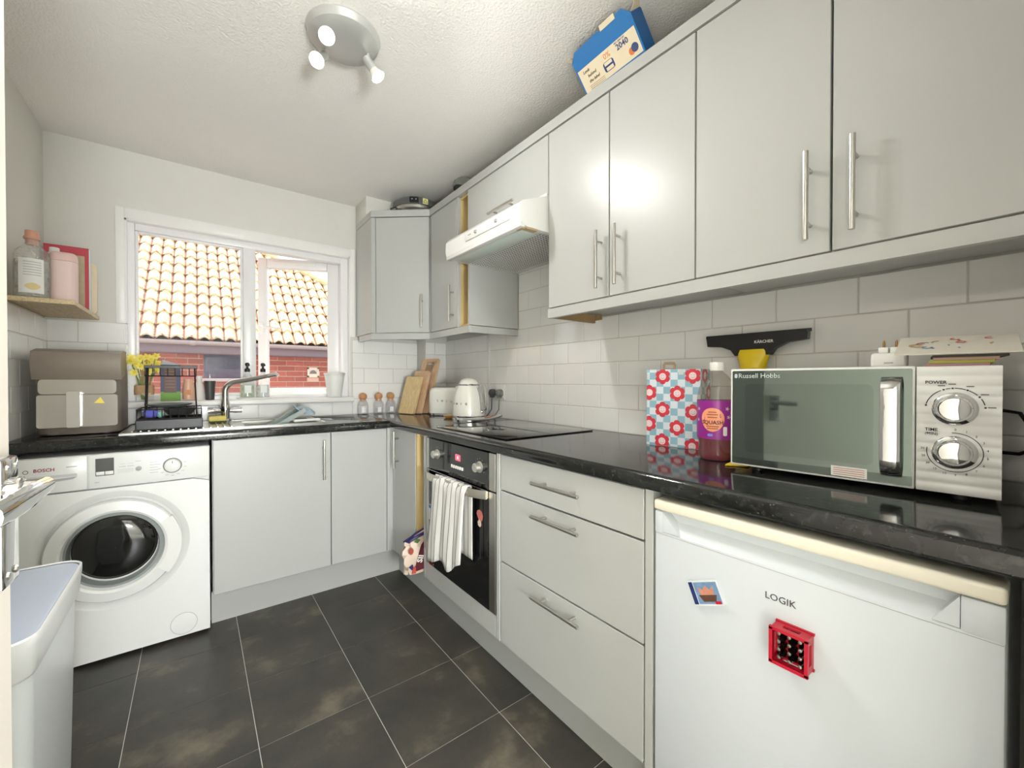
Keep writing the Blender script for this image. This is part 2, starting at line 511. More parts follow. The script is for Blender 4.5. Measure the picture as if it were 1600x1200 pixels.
def tile_rows(parent, face, at, a_min, a_max, joint, rows, skip=None):
    for k, (z0, z1) in enumerate(rows):
        j0 = joint + (TW / 2 if k % 2 else 0)
        s0 = j0 + TW * math.floor((a_min - j0) / TW)
        while s0 < a_max - .002:
            p, q = max(s0, a_min), min(s0 + TW, a_max)
            if not (skip and skip(p, q, z0, z1)):
                wall_tile(parent, face, p, q, z0, z1, at)
            s0 += TW
ROWS = [(WT + TH * k, WT + TH * (k + 1)) for k in range(5)]
def grout_bed(name, x0, x1, y0, y1, z0, z1):
    return B().box(x0, x1, y0, y1, z0, z1)
bed = struct('grout', B().box(XR - .0078, XR - .0001, YF, 2.79, WT, 1.4385)
             .box(XR - .0078, XR - .0001, 1.30, 1.905, 1.4385, 1.86), M['joint'], wr)
tile_rows(wr, 'R', XR - .003, 0.0, 2.79, 1.817 + .0, ROWS)
up = [(WT + TH * k, WT + TH * (k + 1)) for k in range(5, 9)]
for k, (z0, z1) in enumerate(up):
    kk = k + 5
    j0 = 1.817 + (TW / 2 if kk % 2 else 0)
    s0 = j0 + TW * math.floor((1.295 - j0) / TW)
    while s0 < 1.905:
        wall_tile(wr, 'R', max(s0, 1.295), min(s0 + TW, 1.905), z0, min(z1, 1.86), XR - .003)
        s0 += TW
struct('grout', B().box(XL, OX0, YB - .0078, YB - .0001, WT, 1.4385).box(OX1 + .012, 1.335, YB - .0078, YB - .0001, WT, 1.42)
       .box(OX0, OX1 + .012, YB - .0078, YB - .0001, WT, 0.998), M['joint'], wb)
tile_rows(wb, 'B', YB - .003, XL, OX0, -.354 - TW / 2 - .0, ROWS)
tile_rows(wb, 'B', YB - .003, OX0, OX1 + .012, .305, [(WT, 0.998)])
tile_rows(wb, 'B', YB - .003, OX1 + .012, 1.335, .305, [(z0, min(z1, 1.42)) for z0, z1 in ROWS])
tile_rows(wb, 'B', 2.79, 1.335, XR - .009, .305 + .05, [(z0, min(z1, 1.42)) for z0, z1 in ROWS])
struct('grout', B().box(XL, XL + .0078, 1.75, YB, WT, 1.4385), M['joint'], wl)
tile_rows(wl, 'L', XL + .003, 1.75, YB - .009, 2.865 - TW / 2 - .01, ROWS)
# tiles turned into the window reveal
for k in range(1, 5):
    z0, z1 = max(ROWS[k][0], 1.033), ROWS[k][1]
    o = B().box(OX0 - .001, OX0 + .006, YB - .006, YB + .03, z0 + .001, z1 - .001, bev=.001, seg=1).build('wall_tile', M['tile'], wb)
    o = B().box(OX1 + .006, OX1 + .0115, YB - .006, YB + .03, z0 + .001, z1 - .001, bev=.001, seg=1).build('wall_tile', M['tile'], wb)
# white edge strip on the right wall by the kettle
struct('trim_4', B().box(XR - .016, XR - .0095, 2.196, 2.212, WT, 1.44, bev=.002), M['trimw'])

# ---- window
W0, W1 = 2.972, 3.035
win = bpy.data.objects.new('window_1', None); col.objects.link(win); win['kind'] = 'structure'
win['label'] = 'white plastic casement window with its right sash open over the sill'
b = B()
FT = 1.985
b.box(OX0, -.251, W0, W1, 1.005, FT, bev=.005)
b.box(.795, OX1, W0, W1, 1.005, FT, bev=.005)
b.box(-.251, .795, W0, W1, 1.942, FT, bev=.005)
b.box(-.251, .795, W0, W1, 1.005, 1.056, bev=.005)
b.box(.232, .298, W0, W1, 1.05, 1.945, bev=.005)
b.build('window_frame', M['pvc'], win)
b = B()   # glazing beads round the fixed pane
for x0, x1, z0, z1 in ((-.251, -.238, 1.056, 1.942), (.219, .232, 1.056, 1.942), (-.238, .219, 1.056, 1.069), (-.238, .219, 1.929, 1.942)):
    b.box(x0, x1, W0 + .012, W0 + .03, z0, z1, bev=.003)
b.build('glazing_bead', M['pvc'], win)
B().box(-.240, .222, 3.003, 3.007, 1.06, 1.938).build('pane', M['pane'], win, smooth=False)
# open sash, hinged at its right side
sash = bpy.data.objects.new('sash', None); col.objects.link(sash); sash.parent = win
sash.location = (.797, 3.075, 0); sash.rotation_euler = (0, 0, R(-23))
b = B()
SWD, SZ0, SZ1 = .490, 1.030, 1.966
b.box(-SWD, -SWD + .055, -.03, .03, SZ0, SZ1, bev=.006)
b.box(-.06, .022, -.03, .03, SZ0, SZ1, bev=.006)
b.box(-SWD + .055, -.06, -.03, .03, SZ1 - .062, SZ1, bev=.006)
b.box(-SWD + .055, -.06, -.03, .03, SZ0, SZ0 + .062, bev=.006)
b.build('sash_frame', M['pvc'], sash)
B().box(-SWD + .052, -.058, -.004, 0, SZ0 + .058, SZ1 - .058).build('pane', M['paneR'], sash, smooth=False)
b = B(); b.box(-SWD + .013, -SWD + .037, -.044, -.03, 1.46, 1.53, bev=.004)
b.tube([(-SWD + .025, -.044, 1.50), (-SWD + .025, -.062, 1.50), (-SWD + .06, -.066, 1.498), (-SWD + .15, -.066, 1.488)], [.008, .008, .008, .006], 8)
b.build('window_handle', M['whitep'], sash)
B().box(-SWD + .09, -.13, -.040, -.03, SZ1 - .045, SZ1 - .02, bev=.004).box(-SWD + .2, -.25, -.044, -.04, SZ1 - .039, SZ1 - .026, bev=.002).build('trickle_vent', M['whitep'], sash)
# architrave
b = B()
b.box(-.322, OX0, YB - .012, YB, 1.4385, 2.04, bev=.002)
b.box(OX1, .876, YB - .012, YB, 1.44, 2.04, bev=.002)
b.box(OX0, OX1, YB - .012, YB, OZ1, 2.04, bev=.002)
b.box(OX0, OX0 + .008, YB - .01, W0, 1.44, OZ1).box(OX1 - .008, OX1, YB - .01, W0, 1.033, OZ1).box(OX0, OX1, YB - .01, W0, OZ1 - .008, OZ1)
struct('trim_5', b, M['trimw'])
struct('window_sill', B().box(OX0 - .012, OX1 + .012, 2.875, W0, 1.0, 1.033, bev=.008, seg=3), M['trimw'])
SILL = 1.033

# ------------------------------------------------------------------ plinths
struct('baseboard_back', B().box(.055, .975, 2.403, 2.42, 0, .148), M['plinth'])
struct('baseboard_right', B().box(.974, .99, .60, 2.403, 0, .148), M['plinth'])

# ------------------------------------------------------------------ bar handles and doors
def bar_handle(parent, c, length, axis, out, r=.0058, post=.028):
    """c: centre of the bar on the door face; axis: bar direction; out: away from the door"""
    c, axis, out = Vector(c), Vector(axis).normalized(), Vector(out).normalized()
    q = B()
    m_ = c + out * post
    q.tube([m_ - axis * length / 2, m_ + axis * length / 2], r, 12)
    for s in (-1, 1):
        p = c + axis * s * length * .31
        q.tube([p, p + out * post], r * .8, 8)
    return q.build('handle', M['steel'], parent)

def slab_x(parent, y0, y1, z0, z1, x, name='door', t=.018):
    """a door slab whose face looks to -X"""
    return B().box(x, x + t, y0 + .0015, y1 - .0015, z0 + .0015, z1 - .0015, bev=.0012, seg=1).build(name, M['cab'], parent)
def slab_y(parent, x0, x1, z0, z1, y, name='door', t=.018):
    return B().box(x0 + .0015, x1 - .0015, y, y + t, z0 + .0015, z1 - .0015, bev=.0012, seg=1).build(name, M['cab'], parent)
def carcass_x(parent, y0, y1, z0, z1, x0, x1, m=None, t=.016, name='carcass', shelf=None):
    q = B()
    q.box(x0, x1, y0, y0 + t, z0, z1).box(x0, x1, y1 - t, y1, z0, z1)
    q.box(x0, x1, y0 + t, y1 - t, z0, z0 + t).box(x0, x1, y0 + t, y1 - t, z1 - t, z1)
    q.box(x1 - .006, x1, y0 + t, y1 - t, z0 + t, z1 - t)
    if shelf: q.box(x0 + .02, x1 - .006, y0 + t, y1 - t, shelf, shelf + t)
    return q.build(name, m or M['cabe'], parent, smooth=False)

# ------------------------------------------------------------------ base units
BX, BY = 0.915, 2.35       # door faces of the two runs
t = thing('sink_cabinet', 'wide light grey base cabinet under the sink, beside the washing machine', 'cabinet', (.46, 2.6, .15))
q = B()
q.box(.06, .076, BY + .02, 2.93, .15, .868).box(.90, .916, BY + .02, 2.93, .15, .868).box(.076, .90, BY + .02, 2.93, .15, .166)
q.box(.567, .583, BY + .02, BY + .08, .166, .868)
q.build('carcass', M['cabe'], t, smooth=False)
d = slab_y(t, .062, .574, .152, .868, BY)
bar_handle(d, (.536, BY, .726), .208, (0, 0, 1), (0, -1, 0))
slab_y(t, .576, .880, .152, .868, BY)
B().box(.882, .931, BY + .001, BY + .02, .152, .868, bev=.001, seg=1).box(.915, .933, BY - .03, BY + .001, .152, .868, bev=.001, seg=1).build('corner_post', M['cab'], t)

t = thing('corner_base_cabinet', 'narrow light grey corner base cabinet with a tall bar handle', 'cabinet', (1.2, 2.2, .15))
carcass_x(t, 2.032, 2.34, .15, .868, BX + .02, 1.49)
d = slab_x(t, 2.034, 2.318, .152, .868, BX)
bar_handle(d, (BX, 2.262, .75), .208, (0, 0, 1), (-1, 0, 0))

t = thing('tray_slot_unit', 'narrow doorless base niche with bare wood interior beside the oven', 'cabinet', (1.2, 1.98, .15))
q = B()
q.box(BX + .003, 1.49, 2.020, 2.032, .15, .868)
q.box(BX + .02, 1.49, 1.936, 2.020, .15, .166).box(BX + .02, 1.49, 1.936, 2.020, .852, .868).box(1.47, 1.49, 1.936, 2.020, .166, .852)
q.build('niche_lining', M['ply'], t, smooth=False)
B().box(BX, 1.49, 1.918, 1.936, .152, .868, bev=.001, seg=1).build('side_panel', M['cab'], t)

t = thing('oven_housing', 'light grey oven housing with a plain strip under the oven', 'cabinet', (1.2, 1.6, .15))
B().box(BX + .02, 1.49, 1.900, 1.916, .15, .868).box(BX + .02, 1.49, 1.284, 1.300, .15, .868).box(BX + .02, 1.49, 1.300, 1.900, .15, .166).build('carcass', M['cabe'], t, smooth=False)
B().box(BX, BX + .018, 1.302, 1.914, .152, .236, bev=.001, seg=1).build('filler_strip', M['cab'], t)
B().box(BX - .001, BX + .018, 1.276, 1.298, .152, .868, bev=.002, seg=1).build('side_panel', M['cab'], t)

t = thing('drawer_cabinet', 'light grey base unit of three drawers with bar handles beside the fridge', 'cabinet', (1.2, .95, .15))
carcass_x(t, .642, 1.274, .15, .868, BX + .02, 1.49)
for z0, z1, hz in ((.732, .866, .803), (.462, .729, .692), (.152, .459, .422)):
    d = slab_x(t, .640, 1.272, z0, z1, BX, 'drawer')
    bar_handle(d, (BX, .950, hz), .212, (0, 1, 0), (-1, 0, 0), post=.032)
B().box(BX - .001, 1.49, .613, .636, .0, .868, bev=.001, seg=1).build('end_panel', M['cab'], t)

# ------------------------------------------------------------------ worktop (L shaped, rounded front edge, cut-out for the bowl)
t = thing('worktop', 'black speckled glossy L-shaped worktop with rounded front edge', 'worktop', (1.2, 1.2, .871))
def wt_profile(front, back):
    pts = [(back, .871), (back, WT)]
    r = .016
    for i in range(7):
        a = R(90 + 90 * i / 6)
        pts.append((front + r + r * math.cos(a), WT - r + r * math.sin(a)))
    for i in range(4):
        a = R(180 + 90 * i / 3)
        pts.append((front + .005 + .005 * math.cos(a), .871 + .005 + .005 * math.sin(a)))
    return pts
pr = wt_profile(.895, XR - .0095)
B().loft([[(x, y, z) for x, z in pr] for y in (YF + .001, 2.931)]).build('right_section', M['worktop'], t)
pl = wt_profile(2.331, 2.9305)
ws = B().loft([[(x, y, z) for y, z in pl] for x in (XL + .001, .895)]).build('left_section', M['worktop'], t)
SX0, SX1, SY0, SY1 = .20, .54, 2.47, 2.80       # the bowl
cut = B().box(SX0 - .003, SX1 + .003, SY0 - .003, SY1 + .003, .8, 1.0).build('cutter', M['worktop'])
md = ws.modifiers.new('hole', 'BOOLEAN'); md.object = cut; md.operation = 'DIFFERENCE'; md.solver = 'EXACT'
bpy.context.view_layer.update()
me = bpy.data.meshes.new_from_object(ws.evaluated_get(bpy.context.evaluated_depsgraph_get()))
ws.modifiers.clear(); ws.data = me
bpy.data.objects.remove(cut)
B().box(.894, .8965, 2.3295, 2.332, .872, .905).box(.8935, .8965, 2.345, 2.90, WT, WT + .0006).build('joint_strip', M['dgrey'], t)

# ------------------------------------------------------------------ wall cabinets
UX = 1.17
UZ0, UZ1 = 1.443, 2.166
def wall_unit(name, label, y0, y1, doors):
    t = thing(name, label, 'cabinet', (1.34, (y0 + y1) / 2, UZ0))
    carcass_x(t, y0, y1, UZ0, UZ1, UX + .02, XR - .012)
    for d0, d1, hy in doors:
        d = slab_x(t, d0, d1, UZ0, UZ1, UX)
        bar_handle(d, (UX, hy, 1.577), .206, (0, 0, 1), (-1, 0, 0), r=.0062, post=.032)
    return t
wall_unit('wall_cabinet', 'two-door light grey wall cabinet right next to the cooker hood', .648, 1.284, ((.967, 1.284, 1.001), (.648, .965, .919)))
wall_unit('wall_cabinet', 'two-door light grey wall cabinet above the microwave', YF + .002, .646, ((.320, .646, .360), (YF + .002, .318, .273)))
t = thing('wall_cabinet', 'short light grey wall cabinet above the cooker hood, with a horizontal handle', 'cabinet', (1.34, 1.6, 1.915))
carcass_x(t, 1.286, 1.912, 1.930, UZ1, UX + .02, XR - .012)
d = slab_x(t, 1.286, 1.912, 1.918, UZ1, UX)
bar_handle(d, (UX, 1.593, 1.957), .20, (0, 1, 0), (-1, 0, 0), r=.0062, post=.03)
t = thing('wall_cabinet', 'narrow light grey wall cabinet left of the hood with a doorless wood-lined slot', 'cabinet', (1.34, 2.1, UZ0))
carcass_x(t, 2.045, 2.365, UZ0, UZ1, UX + .02, 1.49)
d = slab_x(t, 2.047, 2.365, UZ0, UZ1, UX)
bar_handle(d, (UX, 2.083, 1.580), .206, (0, 0, 1), (-1, 0, 0), r=.0062, post=.03)
q = B()
q.box(UX + .02, XR - .012, 2.035, 2.045, UZ0, UZ1).box(UX + .02, XR - .012, 1.926, 2.035, UZ0, UZ0 + .012).box(UX + .02, XR - .012, 1.926, 2.035, UZ1 - .012, UZ1)
q.box(XR - .03, XR - .012, 1.926, 2.035, UZ0 + .012, UZ1 - .012).box(UX + .03, XR - .03, 1.926, 2.035, 1.80, 1.812)
q.build('slot_lining', M['ply'], t, smooth=False)
B().box(UX, XR - .0095, 1.908, 1.926, UZ0, UZ1, bev=.001, seg=1).build('end_panel', M['cabe'], t)
B().box(UX, UX + .02, 2.034, 2.046, UZ0, UZ1, bev=.001, seg=1).build('front_edge', M['cab'], t)

# diagonal corner unit
t = thing('corner_wall_cabinet', 'tall light grey corner wall cabinet with angled door beside the window', 'cabinet', (1.2, 2.7, UZ0))
A = Vector((.887, 2.620)); C_ = Vector((1.17, 2.380))
dr = (C_ - A).normalized(); nn = Vector((dr.y, -dr.x))           # nn looks into the room
if nn.dot(Vector((-1, -1))) < 0: nn = -nn
def poly_prism(pts, z0, z1, name, m, par, bev=0):
    return B().loft([[(x, y, z0) for x, y in pts], [(x, y, z1) for x, y in pts]]).build(name, m, par, smooth=False)
Ai = A - nn * .021; Ci = C_ - nn * .021
poly_prism([(.890, 2.928), (.890, Ai.y + .004), (Ai.x + .006, Ai.y), (Ci.x, Ci.y), (1.32, 2.39), (1.32, 2.78), (1.30, 2.928)], UZ0, UZ1, 'carcass', M['cabe'], t)
poly_prism([(.884, 2.928), (.884, 2.622), (.8895, 2.616), (.8895, 2.928)], UZ0, UZ1, 'side_panel', M['cab'], t)
def on(p, k): return (p.x + k.x, p.y + k.y)
P0 = A + dr * .028; P1 = C_ - dr * .006
d = poly_prism([tuple(P0), tuple(P1), tuple(P1 - nn * .018), tuple(P0 - nn * .018)], UZ0 + .002, UZ1 - .002, 'door', M['cab'], t)
P2 = A + dr * .002; P3 = A + dr * .024
poly_prism([tuple(P2), tuple(P3), tuple(P3 - nn * .018), tuple(P2 - nn * .018)], UZ0, UZ1, 'filler_strip', M['cab'], t)
hc = P1 - dr * .042
bar_handle(d, (hc.x, hc.y, 1.575), .206, (0, 0, 1), (nn.x, nn.y, 0), r=.0062, post=.03)

# cornice above and light pelmet below, in straight lengths
def strip(name, p, q_, z0, z1, w, m):
    p, q_ = Vector(p), Vector(q_)
    d_ = (q_ - p).normalized(); n_ = Vector((d_.y, -d_.x))
    if n_.dot(Vector((-1, -1))) < 0: n_ = -n_
    pts = [p + n_ * .004, q_ + n_ * .004, q_ - n_ * w, p - n_ * w]
    return struct(name, B().loft([[(v.x, v.y, z0) for v in pts], [(v.x, v.y, z1) for v in pts]]), m)
CZ0, CZ1 = UZ1 + .003, 2.210
strip('trim_6', (UX, YF + .001), (UX, 2.378), CZ0, CZ1, .05, M['cab'])
strip('trim_7', C_, A, CZ0, CZ1, .05, M['cab'])
strip('trim_8', (.888, 2.62), (.888, 2.93), CZ0, CZ1, .05, M['cab'])
PZ0, PZ1 = 1.402, UZ0 - .004
strip('trim_9', (UX, YF + .001), (UX, 1.284), PZ0, PZ1, .016, M['cab'])
strip('trim_10', (UX, 1.910), (UX, 2.378), PZ0, PZ1, .016, M['cab'])
strip('trim_11', C_, A, PZ0, PZ1, .016, M['cab'])
strip('trim_12', (.888, 2.62), (.888, 2.87), PZ0, PZ1, .016, M['cab'])
struct('trim_13', B().box(UX + .016, XR - .0095, 1.909, 1.925, PZ0 + .001, PZ1), M['cabe'])
struct('trim_14', B().box(UX + .016, 1.44, 1.266, 1.282, PZ0 + .001, PZ1).box(1.44, 1.455, 1.24, 1.282, PZ0 + .014, PZ1), M['ply2'])
# cabinet tops (closing boards)
struct('trim_15', B().box(UX + .05, XR - .012, YF + .001, 2.39, UZ1 + .002, UZ1 + .008), M['cabe'])

# ------------------------------------------------------------------ washing machine
t = thing('washing_machine', 'white front-loading washing machine with dark round door', 'washing machine', (-.248, 2.6, 0))
WX0, WX1, WY = -.546, .050, 2.33
q = B().box(WX0, WX1, WY + .028, 2.88, .016, .848, bev=.006).box(WX0, WX1, WY + .004, WY + .03, .712, .848, bev=.003)
q.build('body', M['white'], t)
for x in (WX0 + .05, WX1 - .05):
    for y in (2.40, 2.82):
        B().lathe([(.02, 0), (.02, .006), (.012, .008), (.012, .018)], 12, (x, y, 0)).build('foot', M['black'], t)
# front skin with a shallow round recess
dc = (-.262, .452)
N = 48
def front_skin():
    q = B()
    cx, cz = dc
    ring = lambda r, y: [(cx + r * math.cos(2 * PI * k / N), y, cz + r * math.sin(2 * PI * k / N)) for k in range(N)]
    outer = []
    x0, x1, z0, z1 = WX0 + .002, WX1 - .002, .018, .706
    for k in range(N):
        a = 2 * PI * k / N; ca, sa = math.cos(a), math.sin(a)
        s_ = min(((x1 - cx) / ca if ca > 1e-6 else 9), ((x0 - cx) / ca if ca < -1e-6 else 9), ((z1 - cz) / sa if sa > 1e-6 else 9), ((z0 - cz) / sa if sa < -1e-6 else 9))
        outer.append((cx + s_ * ca, WY, cz + s_ * sa))
    back = [(x, WY + .030, z) for x, y, z in outer]
    q.loft([back, outer, ring(.240, WY), ring(.236, WY + .002), ring(.212, WY + .022), ring(.15, WY + .024)], caps=False)
    for (x, z) in ((x0, z0), (x1, z0), (x1, z1), (x0, z1)):
        pass
    return q
front_skin().box(WX0 + .002, WX1 - .002, WY + .0005, WY + .01, .018, .05).build('front_panel', M['white'], t, ang=25)
# control fascia: drawer front and panel
B().box(WX0 + .002, -.342, WY - .003, WY + .01, .712, .846, bev=.003).build('detergent_drawer', M['white'], t)
cp = B().box(-.339, WX1 - .002, WY - .003, WY + .01, .712, .846, bev=.003).build('control_panel', M['white'], t)
FY = WY - .0032
B().prism([(-.50, .762), (-.44, .754), (-.38, .760), (-.37, .768), (-.44, .764), (-.50, .768)], (0, FY, 0), (1, 0, 0), (0, 0, 1), (0, -1, 0), .003).build('drawer_grip', M['lgrey'], t)
B().box(-.52, -.37, FY - .0004, FY, .770, .780).build('drawer_print', mat('pale_grey_print', (208, 210, 210), .5), t)
text('lettering', 'BOSCH', .017, (-.458, FY, .802), NY, mat('maroon_print', (150, 60, 80), .5), t, bold=.0004)
B().prism(arc(-.505, .800, .0065, 0, 360, 20, .001), (0, FY, 0), (1, 0, 0), (0, 0, 1), (0, -1, 0), .0004).build('emblem', M['grey'], t)
B().box(-.40, -.37, FY - .0003, FY, .806, .809).build('printed_line', M['lgrey'], t)
B().prism(rrect(.054, .070, .002, cx=-.292, cy=.795), (0, FY, 0), (1, 0, 0), (0, 0, 1), (0, -1, 0), .001).build('display', mat('grey_display', (96, 96, 92), .2), t)
for x in (-.305, -.279):
    B().box(x - .012, x + .012, FY - .003, FY - .001, .763, .777, bev=.001).build('button', M['whitep'], t)
B().box(-.255, -.206, FY - .001, FY, .765, .781).build('button', mat('pale_button', (214, 214, 210), .4), t)
B().lathe([(.0095, 0), (.0095, .003), (.007, .004)], 16, (-.190, FY, .776), 'Y').build('button', M['lgrey'], t)
dl = B().lathe([(.034, 0), (.034, .003), (.029, .005), (.027, .018), (.022, .021), (0.001, .021)], 32, (-.080, FY, .776), 'Y').build('dial', M['white'], t)
B().prism(arc(-.080, .776, .0305, 0, 360, 36, .0018), (0, FY - .0045, 0), (1, 0, 0), (0, 0, 1), (0, -1, 0), .0006).build('dial_ring', M['grey'], dl)
B().box(-.081, -.079, FY - .0218, FY - .0208, .786, .797).build('dial_mark', M['dgrey'], dl)
q = B()
for k in range(14):
    a = R(90 + 360 * k / 14)
    x, z = -.080 + .044 * math.cos(a), .776 + .044 * math.sin(a)
    q.box(x - .005, x + .005, FY - .0003, FY, z - .0009, z + .0009)
for k in range(5):
    q.box(-.155, -.128, FY - .0003, FY, .752 + .011 * k, .7535 + .011 * k)
for x in (-.250, -.225):
    q.box(x, x + .02, FY - .0003, FY, .789, .791).box(x + .002, x + .018, FY - .0003, FY, .800, .801)
q.box(-.20, -.182, FY - .0003, FY, .806, .8075).box(-.155, -.13, FY - .0003, FY, .818, .819)
q.build('printed_marks', M['lgrey'], t)['kind'] = 'stuff'
B().box(-.322, -.308, FY - .0003, FY, .734, .736).build('printed_line', M['lgrey'], t)
# door
d = B().lathe([(.204, .0), (.205, .024), (.200, .033), (.165, .038), (.156, .033), (.150, .012)], 56, (dc[0], WY + .014, dc[1]), 'Y', caps=False).build('door', M['white'], t)
B().lathe([(.152, .012), (.140, .018), (.138, .0), (.12, -.06)], 48, (dc[0] - .002, WY + .012, dc[1]), 'Y', caps=False).build('inner_rim', mat('pale_grey_rim', (150, 154, 152), .2), d)
B().lathe([(.130, .012), (.118, .024), (.09, .032), (.05, .036), (.0005, .037)], 48, (dc[0] + .002, WY + .010, dc[1] + .014), 'Y', caps=False).build('door_glass', mat('dark_door_glass', (26, 26, 25), .06, coat=.4), d)
q = B()
pts = arc(dc[0], dc[1], .190, -38, 32, 14, .022)
q.prism(pts, (0, WY - .0175, 0), (1, 0, 0), (0, 0, 1), (0, -1, 0), .010)
q.build('door_handle', M['whitep'], d, ang=50)
q = B().lathe([(.046, 0), (.046, .0015), (.044, .002), (.0005, .002)], 32, (-.045, WY - .0002, .072), 'Y')
q.build('filter_cover', M['white'], t)
B().prism(arc(-.045, .072, .0465, 0, 360, 36, .0008), (0, WY - .0015, 0), (1, 0, 0), (0, 0, 1), (0, -1, 0), .0004).build('cover_groove', M['lgrey'], t)

# ------------------------------------------------------------------ built-in oven
t = thing('oven', 'built-in black glass oven with steel sides and red clock', 'oven', (1.2, 1.6, .24))
OY0, OY1 = 1.302, 1.898
B().box(BX + .022, 1.44, OY0 + .012, OY1 - .012, .245, .855).build('body', M['dgrey'], t)
cp = B().box(BX - .004, BX + .02, OY0 + .046, OY1 - .03, .714, .862, bev=.002, seg=1).build('control_panel', M['blackg'], t)
B().box(BX - .003, BX + .02, OY0, OY0 + .044, .714, .862, bev=.002, seg=1).build('steel_end', M['steel'], t)
B().box(BX - .003, BX + .02, OY1 - .028, OY1, .714, .862, bev=.002, seg=1).build('steel_end', M['steel'], t)
dr_ = B().box(BX - .004, BX + .02, OY0 + .046, OY1 - .03, .240, .708, bev=.002, seg=1).build('oven_door', M['blackg'], t)
for y0, y1 in ((OY0, OY0 + .044), (OY1 - .028, OY1)):
    B().box(BX - .003, BX + .02, y0, y1, .240, .708, bev=.002, seg=1).build('steel_edge', M['steel'], dr_)
FX = BX - .004
for y in (1.775, 1.408):
    k = B().lathe([(.023, 0), (.023, .004), (.019, .006), (.018, .026), (.015, .029), (.0005, .029)], 28, (FX, y, .795), 'X').build('knob', mat('satin_knob', (188, 186, 178), .3, .6), t)
    q = B()
    for i in range(9):
        a = R(-30 + 30 * i)
        q.box(FX - .0003, FX, y - .034 * math.cos(a) - .0014, y - .034 * math.cos(a) + .0014, .795 + .034 * math.sin(a) - .0014, .795 + .034 * math.sin(a) + .0014)
    q.build('knob_marks', M['lgrey'], t)
B().prism(rrect(.044, .028, .002, cx=-1.585, cy=.806), (FX, 0, 0), **NX, d=.0006).build('clock_display', mat('lit_red_display', (210, 90, 110), .3, emit=0.7), t)
B().prism([(-1.590, .800), (-1.580, .800), (-1.580, .812), (-1.590, .812)], (FX - .0006, 0, 0), **NX, d=.0003).build('lit_digit', mat('display_digits', (255, 190, 200), .4, emit=1.2), t)
q = B()
for i in range(6):
    q.box(FX - .006, FX, 1.628 - .018 * i, 1.638 - .018 * i, .756, .770, bev=.002)
q.build('buttons', M['whitep'], t)
# handle: flat bowed bar on two ends
q = B()
rings = []
for i in range(15):
    y = 1.872 - (1.872 - 1.348) * i / 14
    s_ = min(1, min(i, 14 - i) / 3.0)
    x = FX - .006 - .036 * math.sin(s_ * PI / 2)
    rings.append([(x - .006, y, .678), (x - .008, y, .694), (x - .005, y, .712), (x + .006, y, .708), (x + .006, y, .682)])
q.loft(rings)
q.build('oven_handle', mat('champagne_bar', (206, 200, 186), .25, .8), dr_)
# sticker
pts = [(.0, .0), (.014, -.004), (.022, .004), (.020, .018), (.030, .028), (.034, .045), (.026, .060), (.010, .066), (-.006, .060), (-.012, .046), (-.004, .034), (.004, .026), (-.004, .014)]
st = B().prism([(a - 1.42, z + .556) for a, z in pts], (FX, 0, 0), **NX, d=.001).build('sticker', mat('pink_sticker', (216, 128, 118), .5, noise=.2, scale=60), dr_)
B().prism([(a - 1.42, z + .556) for a, z in [(.0, .0), (.014, -.004), (.022, .004), (.020, .018), (.012, .026), (-.004, .014)]], (FX - .001, 0, 0), **NX, d=.0005).build('sticker_tip', mat('cream_sticker', (232, 214, 200), .5), st)
B().prism(rrect(.03, .075, .002, cx=-1.852, cy=.50), (FX, 0, 0), **NX, d=.0006).build('energy_label', mat('label_white', (226, 232, 236), .5), dr_)
B().prism(rrect(.03, .016, .001, cx=-1.852, cy=.527), (FX - .0006, 0, 0), **NX, d=.0004).build('label_band', mat('label_blue', (60, 120, 180), .5), dr_)

# tea towel over the handle
def stripe_mat():
    m, nt, b_ = new_mat('striped_cotton')
    uv = nt.nodes.new('ShaderNodeTexCoord')
    sp = nt.nodes.new('ShaderNodeSeparateXYZ')
    nt.links.new(uv.outputs['UV'], sp.inputs[0])
    mu = nt.nodes.new('ShaderNodeMath'); mu.operation = 'MULTIPLY'; mu.inputs[1].default_value = 8.0
    fr = nt.nodes.new('ShaderNodeMath'); fr.operation = 'FRACT'
    lt = nt.nodes.new('ShaderNodeMath'); lt.operation = 'LESS_THAN'; lt.inputs[1].default_value = 0.13
    nt.links.new(sp.outputs[0], mu.inputs[0]); nt.links.new(mu.outputs[0], fr.inputs[0]); nt.links.new(fr.outputs[0], lt.inputs[0])
    mx = nt.nodes.new('ShaderNodeMix'); mx.data_type = 'RGBA'
    mx.inputs[6].default_value = srgb(236, 234, 228); mx.inputs[7].default_value = srgb(118, 114, 114)
    nt.links.new(lt.outputs[0], mx.inputs[0]); nt.links.new(mx.outputs[2], b_.inputs['Base Color'])
    b_.inputs['Roughness'].default_value = 0.9
    return m
M['towel'] = stripe_mat()
